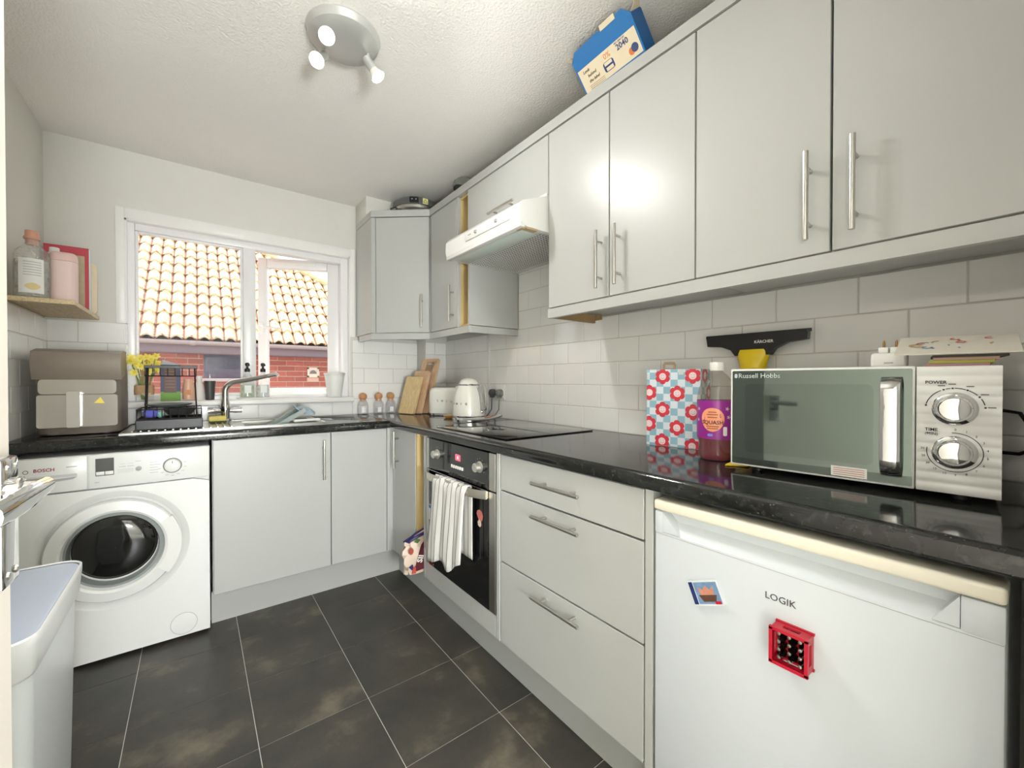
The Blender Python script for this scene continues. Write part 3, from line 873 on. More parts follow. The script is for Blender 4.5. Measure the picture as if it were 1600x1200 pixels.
def towel():
    bm = bmesh.new(); uvl = bm.loops.layers.uv.new('UV')
    NU, NV = 26, 30
    grid = []
    xf_, xb = FX - .054, FX - .018
    for j in range(NV + 1):
        row = []
        for i in range(NU + 1):
            u = i / NU; v = j / NV
            L0 = .395 - .085 * u + .008 * math.sin(9 * u) + .045 * math.exp(-((u - .66) / .13) ** 2)
            back = .30
            s_ = -back + v * (back + L0)
            w = .288 + .012 * max(0, min(1, s_ / .34))
            y = 1.722 + .03 * max(0, s_ / .34) - u * w
            fold = .0035 * math.sin(u * 17 + 1.2) * min(1, abs(s_) / .10) + .002 * math.sin(u * 31 + s_ * 9) * min(1, abs(s_) / .15)
            if s_ < 0:
                z = .714 + s_; x = xb + fold * .35
                if s_ > -.02: x = xb - .018 * (1 + s_ / .02); z = .714 + .003
            else:
                z = .714 - s_; x = xf_ + fold - .012 * min(1, s_ / .3)
                if s_ < .02: x = xf_ + .018 * (1 - s_ / .02) ; z = .716 - .3 * s_
            row.append((Vector((min(x, FX - .004), y, z)), (u, v)))
        grid.append(row)
    vs = [[bm.verts.new(p) for p, _ in row] for row in grid]
    for j in range(NV):
        for i in range(NU):
            f = bm.faces.new((vs[j][i], vs[j][i + 1], vs[j + 1][i + 1], vs[j + 1][i]))
            for lp, (jj, ii) in zip(f.loops, ((j, i), (j, i + 1), (j + 1, i + 1), (j + 1, i))):
                lp[uvl].uv = grid[jj][ii][1]
            f.smooth = True
    me = bpy.data.meshes.new('tea_towel'); bm.to_mesh(me); bm.free()
    me.materials.append(M['towel'])
    o = link('tea_towel', me)
    md_ = o.modifiers.new('thick', 'SOLIDIFY'); md_.thickness = .0025; md_.offset = 0
    return tag(o, 'white tea towel with thin grey stripes hanging over the oven handle', 'towel')
towel()

# crisp bag pushed in the slot
t = thing('snack_bag', 'crumpled printed food bag with navy rim sticking out of the niche beside the oven', 'bag', (1.0, 1.99, .15))
def sack(x0, x1, y0, y1, z0, z1):
    q = B(); rings = []
    for k in range(9):
        v = k / 8
        z = z0 + (z1 - z0) * v
        sw = .5 + .5 * math.sin(PI * (0.15 + .8 * v))
        cy = (y0 + y1) / 2; cx = (x0 + x1) / 2
        ring = []
        for i in range(16):
            a = 2 * PI * i / 16
            wob = 1 + .10 * math.sin(5 * a + v * 7) + .05 * math.sin(9 * a - v * 11)
            ring.append((cx + (x1 - x0) / 2 * math.copysign(abs(math.cos(a)) ** .6, math.cos(a)) * (.85 + .15 * sw) * wob + .01 * v, cy + (y1 - y0) / 2 * math.sin(a) * sw * min(wob, 1.02), z + (.045 * math.cos(a) * v)))
        rings.append(ring)
    return q, rings
q, rings = sack(.826, 1.08, 1.942, 2.012, .168, .372)
q.loft(rings)
q.build('bag_body', mat('beige_print', (220, 198, 178), .45, noise=.12, scale=18), t)
top = rings[-1]
B().tube(top + [top[0]], .0085, 6).build('bag_rim', mat('navy_band', (44, 34, 92), .4), t)
def front_print(name, pts, c, y=1.9425):
    return B().prism(pts, (0, y, 0), (1, 0, 0), (0, 0, 1), (0, -1, 0), .0025).build(name, mat('bag_' + name, c, .45, noise=.15, scale=60), t)
front_print('maroon_panel', [(.868, .185), (.925, .190), (.925, .335), (.905, .315), (.885, .255)], (92, 28, 40))
front_print('navy_corner', [(.838, .215), (.850, .200), (.866, .190), (.858, .225)], (48, 40, 98))
front_print('red_fruit', [(.850 + .013 * math.cos(a * PI / 6), .292 + .017 * math.sin(a * PI / 6)) for a in range(12)], (176, 84, 68), 1.944)
front_print('red_corner', [(.852, .180), (.874, .178), (.872, .215), (.858, .205)], (196, 76, 64), 1.940)
front_print('green_leaf', [(.866, .335), (.880, .350), (.900, .340), (.884, .326)], (74, 116, 62), 1.942)
text('lettering', 'SII', .040, (.899, 1.9385, .245), dict(ux=(.30, 0, .95), uy=(-.95, 0, .30), n=(0, -1, 0)), M['whitep'], t, bold=.001)

# ------------------------------------------------------------------ fridge under the worktop
t = thing('fridge', 'small white under-counter fridge with cream top cap and recessed grip', 'fridge', (1.2, .32, 0))
RX, RY0, RY1 = .905, .040, .602
B().box(RX + .055, 1.46, RY0 + .004, RY1 - .004, .03, .848, bev=.004).build('body', M['fridgew'], t)
for y in (.09, .55):
    for x in (1.0, 1.40):
        B().lathe([(.018, 0), (.018, .03), (.012, .034)], 12, (x, y, 0)).build('foot', M['black'], t)
d = B()
# door face with scooped grip below the cap: built from strips
d.box(RX, RX + .05, RY0, RY1, .035, .775, bev=.005)
d.box(RX + .030, RX + .05, RY0, RY1, .770, .826)
d.box(RX, RX + .032, RY0, RY0 + .045, .770, .824, bev=.003).box(RX, RX + .032, RY1 - .022, RY1, .770, .824, bev=.003)
dd = d.build('door', M['fridgew'], t)
# sloped scoop
sc_ = B()
ys0, ys1 = RY0 + .045, RY1 - .022
sc_.loft([[(RX + .001, ys0 + .03, .773), (RX + .0285, ys0, .80), (RX + .0285, ys0, .8255)], [(RX + .001, ys1 - .045, .773), (RX + .0285, ys1, .80), (RX + .0285, ys1, .8255)]], closed=False)
sc_.build('grip_scoop', mat('pale_blue_grey_plastic', (214, 220, 224), .4), dd)
for pp in ([(-ys0, .775), (-ys0, .823), (-ys0 - .03, .775)], [(-ys1, .775), (-ys1 + .045, .775), (-ys1, .823)]):
    B().prism(pp, (RX, 0, 0), **NX, d=-.03).build('grip_end', M['fridgew'], dd)
B().box(RX - .004, RX + .052, RY0 - .001, RY1 + .001, .826, .852, bev=.006, seg=3).build('top_cap', M['cream'], dd)
B().box(RX - .0003, RX + .001, RY0 + .002, RY1 - .002, .7685, .7695).build('seam_line', M['lgrey'], dd)
text('lettering', 'LOGIK', .0185, (RX, .324, .716), NX, mat('grey_print', (90, 90, 92), .3, .5), dd, ext=.0006)
# magnets
t = thing('fridge_magnet', 'square picture magnet shaped like a game case, blue and brown, on the fridge door', 'magnet', (RX, .47, .672))
tilt = dict(ux=(0, -1, -.02), uy=(0, -.42 * 0, 1), n=(-1, 0, 0))
def sk(pts, sh=-.0):      # slight tilt
    return [(a * math.cos(R(23)) - z * math.sin(R(23)), a * math.sin(R(23)) + z * math.cos(R(23))) for a, z in pts]
MC = (RX, .470, .672)
B().prism(sk(rrect(.074, .053, .003)), MC, **NX, d=.006).build('case', mat('clear_white_plastic', (226, 230, 232), .15), t)
B().prism(sk(rrect(.056, .045, .001, cx=.005)), (RX - .006, .470, .672), **NX, d=.0004).build('picture', mat('picture_sky', (120, 150, 186), .3, noise=.35, scale=90), t)
B().prism(sk(rrect(.010, .047, .001, cx=-.030)), (RX - .006, .470, .672), **NX, d=.0005).build('spine', mat('navy_spine', (40, 56, 110), .3), t)
B().prism(sk([(-.018, -.004), (.026, -.004), (.020, -.018), (-.010, -.018)]), (RX - .0064, .470, .672), **NX, d=.0003).build('brown_shape', mat('brown_picture', (96, 66, 50), .4, noise=.3, scale=120), t)
B().prism(sk([(-.012, -.004), (-.016, .012), (-.004, .006), (.004, .016), (.012, .006), (.022, .014), (.020, -.004)]), (RX - .0064, .470, .672), **NX, d=.0003).build('peach_shape', mat('peach_picture', (206, 140, 112), .4, noise=.3, scale=120), t)
B().prism(sk(rrect(.014, .006, .001, cx=.024, cy=-.020)), (RX - .0067, .470, .672), **NX, d=.0003).build('red_mark', M['red'], t)

t = thing('fridge_magnet', 'red miniature bottle crate magnet full of dark bottles on the fridge door', 'magnet', (RX, .30, .645))
CY0, CY1, CZ0_, CZ1_ = .268, .328, .610, .676
cd = .034
q = B()
for y0, y1, z0, z1 in ((CY0, CY0 + .004, CZ0_, CZ1_), (CY1 - .004, CY1, CZ0_, CZ1_)):
    q.box(RX - cd, RX - .002, y0, y1, z0, z0 + .014).box(RX - cd, RX - .002, y0, y1, z1 - .014, z1)
    q.box(RX - cd, RX - .024, y0, y1, z0 + .014, z1 - .014).box(RX - .012, RX - .002, y0, y1, z0 + .014, z1 - .014)
for z0, z1 in ((CZ0_, CZ0_ + .004), (CZ1_ - .004, CZ1_)):
    q.box(RX - cd, RX - .002, CY0 + .004, CY0 + .016, z0, z1).box(RX - cd, RX - .002, CY1 - .016, CY1 - .004, z0, z1)
    q.box(RX - cd, RX - .022, CY0 + .016, CY1 - .016, z0, z1).box(RX - .012, RX - .002, CY0 + .016, CY1 - .016, z0, z1)
q.box(RX - .002, RX, CY0, CY1, CZ0_, CZ1_)
q.box(RX - cd - .003, RX - cd + .002, CY0 - .002, CY1 + .002, CZ0_ - .002, CZ0_ + .004).box(RX - cd - .003, RX - cd + .002, CY0 - .002, CY1 + .002, CZ1_ - .004, CZ1_ + .002)
q.box(RX - cd - .003, RX - cd + .002, CY0 - .002, CY0 + .004, CZ0_, CZ1_).box(RX - cd - .003, RX - cd + .002, CY1 - .004, CY1 + .002, CZ0_, CZ1_)
q.box(RX - .005, RX, CY0 - .002, CY1 + .002, CZ0_ - .002, CZ0_ + .002).box(RX - .005, RX, CY0 - .002, CY1 + .002, CZ1_ - .002, CZ1_ + .002)
q.build('crate', M['red'], t, smooth=False)
for i in range(3):
    for j in range(4):
        y = CY0 + .0125 + .0175 * i; z = CZ0_ + .0105 + .0150 * j
        bt = B().lathe([(.0065, 0), (.0065, .014), (.003, .020), (.003, .026)], 10, (RX - .002, y, z), 'X').build('bottle', mat('dark_bottle', (24, 16, 14), .15) if i + j == 0 else M.setdefault('darkb', mat('dark_bottle2', (24, 16, 14), .15)), t)
        B().lathe([(.0032, .0255), (.0032, .0285), (.0005, .029)], 8, (RX - .002, y, z), 'X').build('cap', M['steel'], bt)

# ------------------------------------------------------------------ hob
t = thing('hob', 'flat black glass ceramic hob set in the worktop over the oven', 'hob', (1.19, 1.78, WT))
B().box(.955, 1.452, 1.290, 1.870, WT + .0004, WT + .0064, bev=.002).build('glass_plate', M['blackg'], t)
B().box(1.19, 1.21, 1.30, 1.86, WT + .0064, WT + .0065).build('touch_strip', M['black'], t)

# ------------------------------------------------------------------ cooker hood
t = thing('cooker_hood', 'white visor cooker hood with grille underside and sliding controls', 'hood', (1.25, 1.6, 1.76))
HY0, HY1 = 1.292, 1.904
sec = [(1.030, 1.775), (1.024, 1.795), (1.026, 1.845), (1.040, 1.862), (1.168, 1.912), (1.168, 1.925), (1.195, 1.925), (1.495, 1.925), (1.495, 1.762), (1.06, 1.762)]
B().loft([[(x, y, z) for x, z in sec] for y in (HY0, HY1)]).build('body', M['white'], t, ang=30)
B().box(1.019, 1.032, HY0 + .06, HY1 - .20, 1.800, 1.842, bev=.003).build('control_strip', M['whitep'], t)
for y in (1.44, 1.60):
    B().box(1.012, 1.020, y, y + .016, 1.815, 1.828, bev=.002).build('slider', M['lgrey'], t)
B().box(1.0185, 1.0192, 1.65, 1.675, 1.820, 1.825).build('printed_mark', M['lgrey'], t)
B().box(1.027, 1.052, HY0 + .002, HY1 - .002, 1.757, 1.776, bev=.003).build('visor_lip', M['white'], t)
B().box(1.062, 1.15, HY0 + .05, HY1 - .02, 1.7585, 1.7615, bev=.001).build('lamp_cover', mat('pale_green_plastic', (216, 228, 220), .25), t)
B().box(1.045, 1.060, HY0 + .012, HY0 + .05, 1.7555, 1.7615, bev=.001).box(1.062, 1.12, HY0 + .002, HY0 + .03, 1.7560, 1.7615, bev=.001).build('clip', mat('amber_clip', (196, 170, 130), .5), t)
# grille: slotted plate made of bars
q = B()
gx0, gx1, gy0, gy1 = 1.155, 1.455, HY0 + .03, HY1 - .03
NXB, NYB = 18, 34
for i in range(NXB + 1):
    x = gx0 + (gx1 - gx0) * i / NXB
    q.box(x - .0028, x + .0028, gy0, gy1, 1.7588, 1.7596)
for j in range(NYB + 1):
    y = gy0 + (gy1 - gy0) * j / NYB
    q.box(gx0, gx1, y - .0026, y + .0026, 1.7589, 1.7595)
q.build('grille', M['whitep'], t, smooth=False)['kind'] = 'stuff'
B().box(gx0, gx1, gy0, gy1, 1.7600, 1.7622).build('filter', M['black'], t)

# ------------------------------------------------------------------ sink, drainer and tap
t = thing('sink', 'stainless steel inset sink with ribbed drainer in the worktop under the window', 'sink', (.15, 2.64, WT))
q = B()
X0, X1, Y0, Y1 = -.262, .575, 2.435, 2.868
z = WT + .003
q.box(X0, SX0, Y0, Y1, WT, z).box(SX1, X1, Y0, Y1, WT, z).box(SX0, SX1, Y0, SY0, WT, z).box(SX0, SX1, SY1, Y1, WT, z)
for x0, x1, y0, y1 in ((X0, X1, Y0, Y0 + .012), (X0, X1, Y1 - .012, Y1), (X0, X0 + .012, Y0, Y1), (X1 - .012, X1, Y0, Y1)):
    q.box(x0, x1, y0, y1, WT, WT + .006, bev=.002)
q.build('rim', M['steel'], t)
q = B()
for i in range(14):
    x = X0 + .04 + .028 * i
    if x < SX0 - .03: q.tube([(x, Y0 + .03, z + .001), (x, Y1 - .10, z + .001)], .0045, 6)
q.build('drainer_ribs', M['steel'], t)
q = B()
q.box(SX0 - .001, SX0, SY0, SY1, .77, WT + .003).box(SX1, SX1 + .001, SY0, SY1, .77, WT + .003)
q.box(SX0, SX1, SY0 - .001, SY0, .77, WT + .003).box(SX0, SX1, SY1, SY1 + .001, .77, WT + .003).box(SX0, SX1, SY0, SY1, .768, .77)
q.build('bowl', M['steel'], t)
B().lathe([(.04, .770), (.04, .773), (.03, .772), (.0005, .771)], 24, (.37, 2.63, 0)).build('plug_hole', M['chrome'], t)

t = thing('mixer_tap', 'chrome mixer tap with long bent spout behind the sink', 'tap', (.133, 2.82, WT))
tx, ty = .133, 2.82
q = B().lathe([(.032, WT + .006), (.032, WT + .012), (.024, WT + .02), (.023, WT + .055), (.027, WT + .075), (.023, WT + .10), (.017, WT + .125), (.0155, WT + .14)], 24, (tx, ty, 0))
q.build('tap_body', M['chrome'], t)
path = [(tx, ty, WT + .13), (tx, ty, WT + .17)]
for i in range(8):
    a = R(90 * i / 7 * .82)
    path.append((tx + .055 * (1 - math.cos(a)), ty - .02 * (1 - math.cos(a)), WT + .17 + .055 * math.sin(a)))
path += [(tx + .145, ty - .065, WT + .245), (tx + .208, ty - .10, WT + .262)]
B().tube(path, [.0150] * (len(path) - 2) + [.0125, .0115], 12).build('spout', M['steel'], t)
B().tube([(tx + .198, ty - .096, WT + .257), (tx + .234, ty - .112, WT + .268), (tx + .244, ty - .116, WT + .256)], [.0125, .0135, .011], 12).build('nozzle', M['chrome'], t)
for s_ in (-1, 1):
    B().tube([(tx, ty, WT + .062), (tx + s_ * .028, ty, WT + .064), (tx + s_ * .045, ty, WT + .064), (tx + s_ * .078, ty, WT + .064)], [.012, .012, .0155, .0155], 14).build('tap_handle', M['chrome'], t)

# sponge
t = thing('sponge', 'yellow washing-up sponge with a green scouring layer beside the tap', 'sponge', (.10, 2.74, WT + .005))
B().box(.055, .135, 2.715, 2.765, WT + .0135, WT + .042, bev=.008).build('foam', mat('yellow_foam', (224, 206, 120), .95, noise=.15, scale=120, bump=.3, bscale=150), t)
B().box(.056, .134, 2.716, 2.764, WT + .005, WT + .0135, bev=.003).build('scourer', mat('green_scourer', (72, 84, 52), .95, noise=.2, scale=150), t)

# pan tray and cloth standing in the sink
t = thing('oven_tray', 'grey baking tray tipped up in the sink bowl under a blue cloth', 'tray', (.45, 2.62, .77))
mt = Matrix.Translation((.395, 2.62, .915)) @ Matrix.Rotation(R(-30), 4, 'Y') @ Matrix.Rotation(R(10), 4, 'Z')
q = B().box(-.13, .10, -.09, .09, -.003, 0).box(-.13, -.126, -.09, .09, 0, .02).box(.096, .10, -.09, .09, 0, .02).box(-.126, .096, -.09, -.086, 0, .02).box(-.126, .096, .086, .09, 0, .02)
q.xf(mt).build('tray_pan', mat('pale_pan', (176, 186, 184), .35, .3), t)
def cloth(name, label, corners, m, amp=.012, n=14, cat='cloth', seed=1, th=.003):
    rr = random.Random(seed)
    a, b_, c, d_ = [Vector(p) for p in corners]
    bm = bmesh.new(); g = []
    ph = [rr.uniform(0, 6) for _ in range(6)]
    for j in range(n + 1):
        row = []
        for i in range(n + 1):
            u, v = i / n, j / n
            p = a.lerp(b_, u).lerp(d_.lerp(c, u), v)
            h = amp * (math.sin(u * 6 + ph[0] + v * 3) + .6 * math.sin(v * 9 + ph[1] - u * 4) + .4 * math.sin(u * 15 + ph[2]))
            row.append(bm.verts.new(p + Vector((0, 0, h))))
        g.append(row)
    for j in range(n):
        for i in range(n):
            f = bm.faces.new((g[j][i], g[j][i + 1], g[j + 1][i + 1], g[j + 1][i])); f.smooth = True
    me = bpy.data.meshes.new(name); bm.to_mesh(me); bm.free(); me.materials.append(m)
    o = link(name, me)
    md_ = o.modifiers.new('thick', 'SOLIDIFY'); md_.thickness = th; md_.offset = 0
    return tag(o, label, cat)
cloth('dish_cloth', 'pale blue dish cloth draped over the tray in the sink', [(.435, 2.56, .985), (.545, 2.58, .945), (.575, 2.72, .955), (.455, 2.72, 1.000)], mat('blue_cloth', (168, 190, 200), .95, noise=.12, scale=60), amp=.009, seed=4)
B().box(.42, .56, 2.505, 2.53, .915, .928, bev=.004).xf(Matrix.Translation((.49, 2.52, .92)) @ Matrix.Rotation(R(12), 4, 'Z') @ Matrix.Translation((-.49, -2.52, -.917))).build('grill_rack', M['whitep'])
tag(bpy.data.objects['grill_rack'], 'white plastic scraper lying across the sink edge under the cloth', 'scraper')
bpy.data.objects['grill_rack'].name = 'scraper'

# ------------------------------------------------------------------ dish rack and what is in it
t = thing('dish_rack', 'black two-tier wire dish rack with drip tray on the drainer', 'dish rack', (-.09, 2.56, WT + .006))
q = B()
dx0, dx1, dy0, dy1 = -.213, .028, 2.478, 2.70
tz = WT + .0085
q.box(dx0, dx1, dy0, dy1, tz, tz + .004)
for a in ((dx0, dx0 + .004, dy0, dy1), (dx1 - .004, dx1, dy0, dy1), (dx0, dx1, dy0, dy0 + .004), (dx0, dx1, dy1 - .004, dy1)):
    q.box(a[0], a[1], a[2], a[3], tz, tz + .044, bev=.001, seg=1)
q.build('drip_tray', M['black'], t, smooth=False)
bw = mat('black_wire', (26, 24, 24), .45)
def wire_tray(z0, z1, name, inset=0.0):
    q = B()
    x0, x1, y0, y1 = dx0 + .004 + inset, dx1 - .004 - inset, dy0 + .004, dy1 - .004
    for z in (z0, z1):
        q.tube([(x0, y0, z), (x1, y0, z), (x1, y1, z), (x0, y1, z), (x0, y0, z)], .0028, 6)
    for i in range(9):
        x = x0 + (x1 - x0) * i / 8
        q.tube([(x, y0, z1), (x, y0, z0), (x, y1, z0), (x, y1, z1)], .0017, 5)
    for i in range(1, 6):
        y = y0 + (y1 - y0) * i / 6
        q.tube([(x0, y, z1), (x0, y, z0), (x1, y, z0), (x1, y, z1)], .0017, 5)
    return q.build(name, bw, t)
wire_tray(tz + .047, tz + .092, 'lower_basket')
for x in (dx0 + .030, dx1 - .022):
    for y in (dy0 + .03, dy0 + .10):
        B().tube([(x, y, tz + .05), (x + (.006 if x < -.1 else -.006), y, tz + .20), (x + (.008 if x < -.1 else -.008), y, tz + .285)], .0035, 6).build('post', bw, t)
q = B()
ux0, ux1, uy0, uy1 = dx0 + .032, dx1 - .024, dy0 + .02, dy0 + .115
ZU = tz + .245
for z in (ZU, ZU + .042):
    q.tube([(ux0, uy0, z), (ux1, uy0, z), (ux1, uy1, z), (ux0, uy1, z), (ux0, uy0, z)], .0028, 6)
for i in range(8):
    x = ux0 + (ux1 - ux0) * i / 7
    q.tube([(x, uy0, ZU + .042), (x, uy0, ZU), (x, uy1, ZU), (x, uy1, ZU + .042)], .0016, 5)
q.build('upper_basket', bw, t)
B().box(ux0 - .003, ux1 + .003, uy0 - .005, uy0 - .001, ZU + .036, ZU + .048, bev=.001, seg=1).build('front_rail', M['black'], t)
B().tube([(dx0 - .042, 2.52, WT + .012), (dx0 - .032, 2.51, WT + .018), (dx0 - .015, 2.50, WT + .035), (dx0 + .004, 2.50, WT + .04)], .003, 6).build('spout_clip', bw, t)
# dishes
o = B().lathe([(.02, 0), (.055, .004), (.085, .014), (.092, .020), (.089, .020), (.052, .008), (.0005, .006)], 30, (0, 0, 0)).build('plate', mat('grey_stoneware', (112, 116, 112), .4, noise=.08))
o.location = (-.10, 2.585, tz + .094)
tag(o, 'shallow grey stoneware plate lying on the rim of the lower rack basket', 'plate')
o = B().lathe([(.025, 0), (.045, .004), (.062, .026), (.066, .034), (.063, .034), (.043, .009), (.0005, .006)], 28, (0, 0, 0)).build('bowl', mat('dark_bowl', (58, 60, 58), .35, noise=.08))
o.location = (-.06, 2.585, tz + .056)
tag(o, 'dark grey bowl under the plate in the dish rack', 'bowl')
t = thing('scrunched_cloth', 'small scrunched blue and mint cloth in the front of the dish rack', 'cloth', (-.155, 2.51, tz + .05))
def lump(c, r, seed, n=14):
    rr = random.Random(seed); ph = [rr.uniform(0, 6) for _ in range(4)]
    rings = []
    for j in range(1, 9):
        th = PI * j / 9
        ring = []
        for i in range(n):
            a = 2 * PI * i / n
            k = 1 + .14 * math.sin(3 * a + ph[0] + th * 2) + .10 * math.sin(5 * a + ph[1] - th * 4)
            ring.append((c[0] + r[0] * k * math.sin(th) * math.cos(a), c[1] + r[1] * k * math.sin(th) * math.sin(a), c[2] - r[2] * math.cos(th) * (1 + .1 * math.sin(4 * a + ph[2]))))
        rings.append(ring)
    return B().loft(rings)
lump((-.163, 2.520, tz + .072), (.028, .022, .021), 2).build('blue_cloth', mat('violet_blue_cloth', (96, 98, 190), .9, noise=.2, scale=40), t)
lump((-.130, 2.518, tz + .066), (.013, .016, .014), 5).build('mint_edge', mat('mint_cloth', (140, 200, 190), .9, noise=.1), t)

# ------------------------------------------------------------------ on the window sill
SY = 2.922
t = thing('flower_vase', 'glass jar of yellow daffodils at the left end of the window sill', 'vase', (-.205, SY, SILL))
vx = -.214
B().lathe([(.034, SILL), (.037, SILL + .004), (.040, SILL + .05), (.038, SILL + .085), (.030, SILL + .10), (.032, SILL + .115), (.030, SILL + .115), (.028, SILL + .10), (.036, SILL + .084), (.038, SILL + .05), (.034, SILL + .008), (.0005, SILL + .008)], 26, (vx, SY, 0)).build('jar', M['glass'], t)
B().lathe([(.0405, SILL + .035), (.0415, SILL + .06), (.0395, SILL + .085)], 26, (vx, SY, 0), caps=False).build('hessian_band', mat('hessian', (206, 170, 128), .9, noise=.2, scale=90), t)
B().prism([(-.02, 0), (.02, 0), (.002, -.035)], (vx + .012, SY - .0415, SILL + .045), (1, 0, 0), (0, 0, 1), (0, -1, 0), .001).build('paper_tag', mat('tag', (226, 200, 170), .8), t)
stem = mat('green_stem', (120, 150, 80), .6, noise=.1)
petal = mat('yellow_petal', (250, 236, 120), .6, noise=.08)
trump = mat('deep_yellow', (250, 218, 70), .6)
rr = random.Random(3)
q = B(); heads = []
for i in range(20):
    a = rr.uniform(0, 2 * PI); r_ = .012 + .038 * math.sqrt(rr.random())
    hx, hy, hz = vx + r_ * math.cos(a) * 1.15, SY - .015 + r_ * math.sin(a) * .5, SILL + .165 + rr.uniform(-.02, .075)
    q.tube([(vx + .01 * math.cos(a), SY + .008 * math.sin(a), SILL + .01), ((vx + hx) / 2, (SY + hy) / 2, SILL + .11), (hx, hy, hz)], .0022, 5)
    heads.append((hx, hy, hz))
q.build('stems', stem, t)
for hx, hy, hz in heads:
    q = B(); d0 = Vector((rr.uniform(-.6, .6), -1, rr.uniform(-.1, .6))).normalized()
    e1 = d0.orthogonal().normalized(); e2 = d0.cross(e1); c = Vector((hx, hy, hz))
    for k in range(6):
        a = 2 * PI * k / 6
        r1 = e1 * math.cos(a) + e2 * math.sin(a); s1 = d0.cross(r1)
        q.loft([[c + r1 * .003 + s1 * .003, c + r1 * .003 - s1 * .003, c + r1 * .003 - d0 * .001], [c + r1 * .013 + s1 * .007, c + r1 * .013 - s1 * .007, c + r1 * .013 - d0 * .0015], [c + r1 * .022 + s1 * .001, c + r1 * .022 - s1 * .001, c + r1 * .022 - d0 * .001]])
    f = q.build('flower', petal, t)
    B().tube([c, c + d0 * .007, c + d0 * .011], [.004, .006, .0075], 9).build('trumpet', trump, f)

t = thing('washing_powder_box', 'tall navy and green carton with brown panel standing on the window sill', 'box', (-.105, SY, SILL))
B().box(-.147, -.064, SY - .028, SY + .028, SILL, SILL + .050).build('green_base', mat('green_carton', (110, 160, 50), .5, noise=.08), t)
B().box(-.147, -.064, SY - .028, SY + .028, SILL + .050, SILL + .195).build('navy_body', mat('navy_carton', (62, 72, 104), .5, noise=.05), t)
B().box(-.133, -.080, SY - .0295, SY - .028, SILL + .045, SILL + .178).build('brown_panel', mat('brown_carton', (106, 76, 66), .5, noise=.1), t)
q = B()
for k in range(6):
    q.box(-.128, -.086, SY - .0302, SY - .0295, SILL + .072 + .017 * k, SILL + .075 + .017 * k)
q.build('printed_lines', mat('tan_print', (150, 116, 92), .5), t)
B().loft([[(-.14, SY - .024, SILL + .195), (-.066, SY - .024, SILL + .195), (-.066, SY + .024, SILL + .195), (-.14, SY + .024, SILL + .195)], [(-.14, SY - .01, SILL + .222), (-.075, SY - .022, SILL + .200), (-.075, SY + .020, SILL + .200), (-.14, SY + .012, SILL + .222)]]).build('open_flap', mat('pale_carton', (196, 200, 206), .5), t)

def bottle_thing(name, label, cat, x, y, prof, m, extra=(), lean=None):
    t = thing(name, label, cat, (x, y, SILL))
    o = B().lathe([(r, SILL + h) for r, h in prof], 24, (x, y, 0))
    o.build('bottle_body', m, t)
    return t
peach = mat('peach_liquid', (238, 190, 160), .3, noise=.05)
t = thing('juice_bottle', 'tapered clear bottle half filled with peach liquid on the sill', 'bottle', (-.03, SY, SILL))
B().lathe([(.028, SILL), (.031, SILL + .004), (.029, SILL + .06), (.020, SILL + .12), (.0130, SILL + .165), (.0125, SILL + .19), (.0145, SILL + .24), (.014, SILL + .243)], 22, (-.012, SY, 0)).xf(Matrix.Translation((-.03, SY, SILL)) @ Matrix.Rotation(R(0), 4, 'Y') @ Matrix.Translation((.012 - .0, -SY, -SILL))).build('glass_body', M['glass'], t)
B().lathe([(.026, SILL + .005), (.0275, SILL + .06), (.0185, SILL + .118), (.0005, SILL + .118)], 22, (-.03, SY, 0)).build('liquid', peach, t)
B().prism(rrect(.022, .03, .002, cx=-.032, cy=SILL + .045), (0, SY - .0305, 0), (1, 0, 0), (0, 0, 1), (0, -1, 0), .0006).build('label', mat('orange_label', (226, 150, 100), .6, noise=.1), t)
t = thing('spray_bottle', 'translucent white plastic bottle beside the peach bottle on the sill', 'bottle', (.018, SY + .005, SILL))
B().lathe([(.022, SILL), (.024, SILL + .004), (.024, SILL + .055), (.018, SILL + .085), (.012, SILL + .105), (.012, SILL + .12)], 20, (.018, SY + .006, 0)).build('bottle_body', mat('milky_plastic', (232, 226, 220), .35), t)
B().lathe([(.014, SILL + .118), (.014, SILL + .135), (.0005, SILL + .136)], 16, (.018, SY + .006, 0)).build('cap', M['whitep'], t)
t = thing('tumbler', 'dark grey tapered tumbler on the sill beside the bottles', 'cup', (.066, SY, SILL))
B().lathe([(.019, SILL), (.021, SILL + .002), (.0275, SILL + .108), (.0255, SILL + .108), (.0190, SILL + .006), (.0005, SILL + .006)], 22, (.066, SY - .008, 0)).build('cup_wall', mat('charcoal_cup', (66, 64, 62), .5, noise=.05), t)
t = thing('drinking_glass', 'clear drinking glass standing inside the dark tumbler', 'glass', (.066, SY, SILL))
B().lathe([(.0165, SILL + .008), (.0225, SILL + .143), (.0215, SILL + .143), (.0155, SILL + .012), (.0005, SILL + .012)], 20, (.066, SY - .008, 0)).build('glass_wall', M['glass'], t)

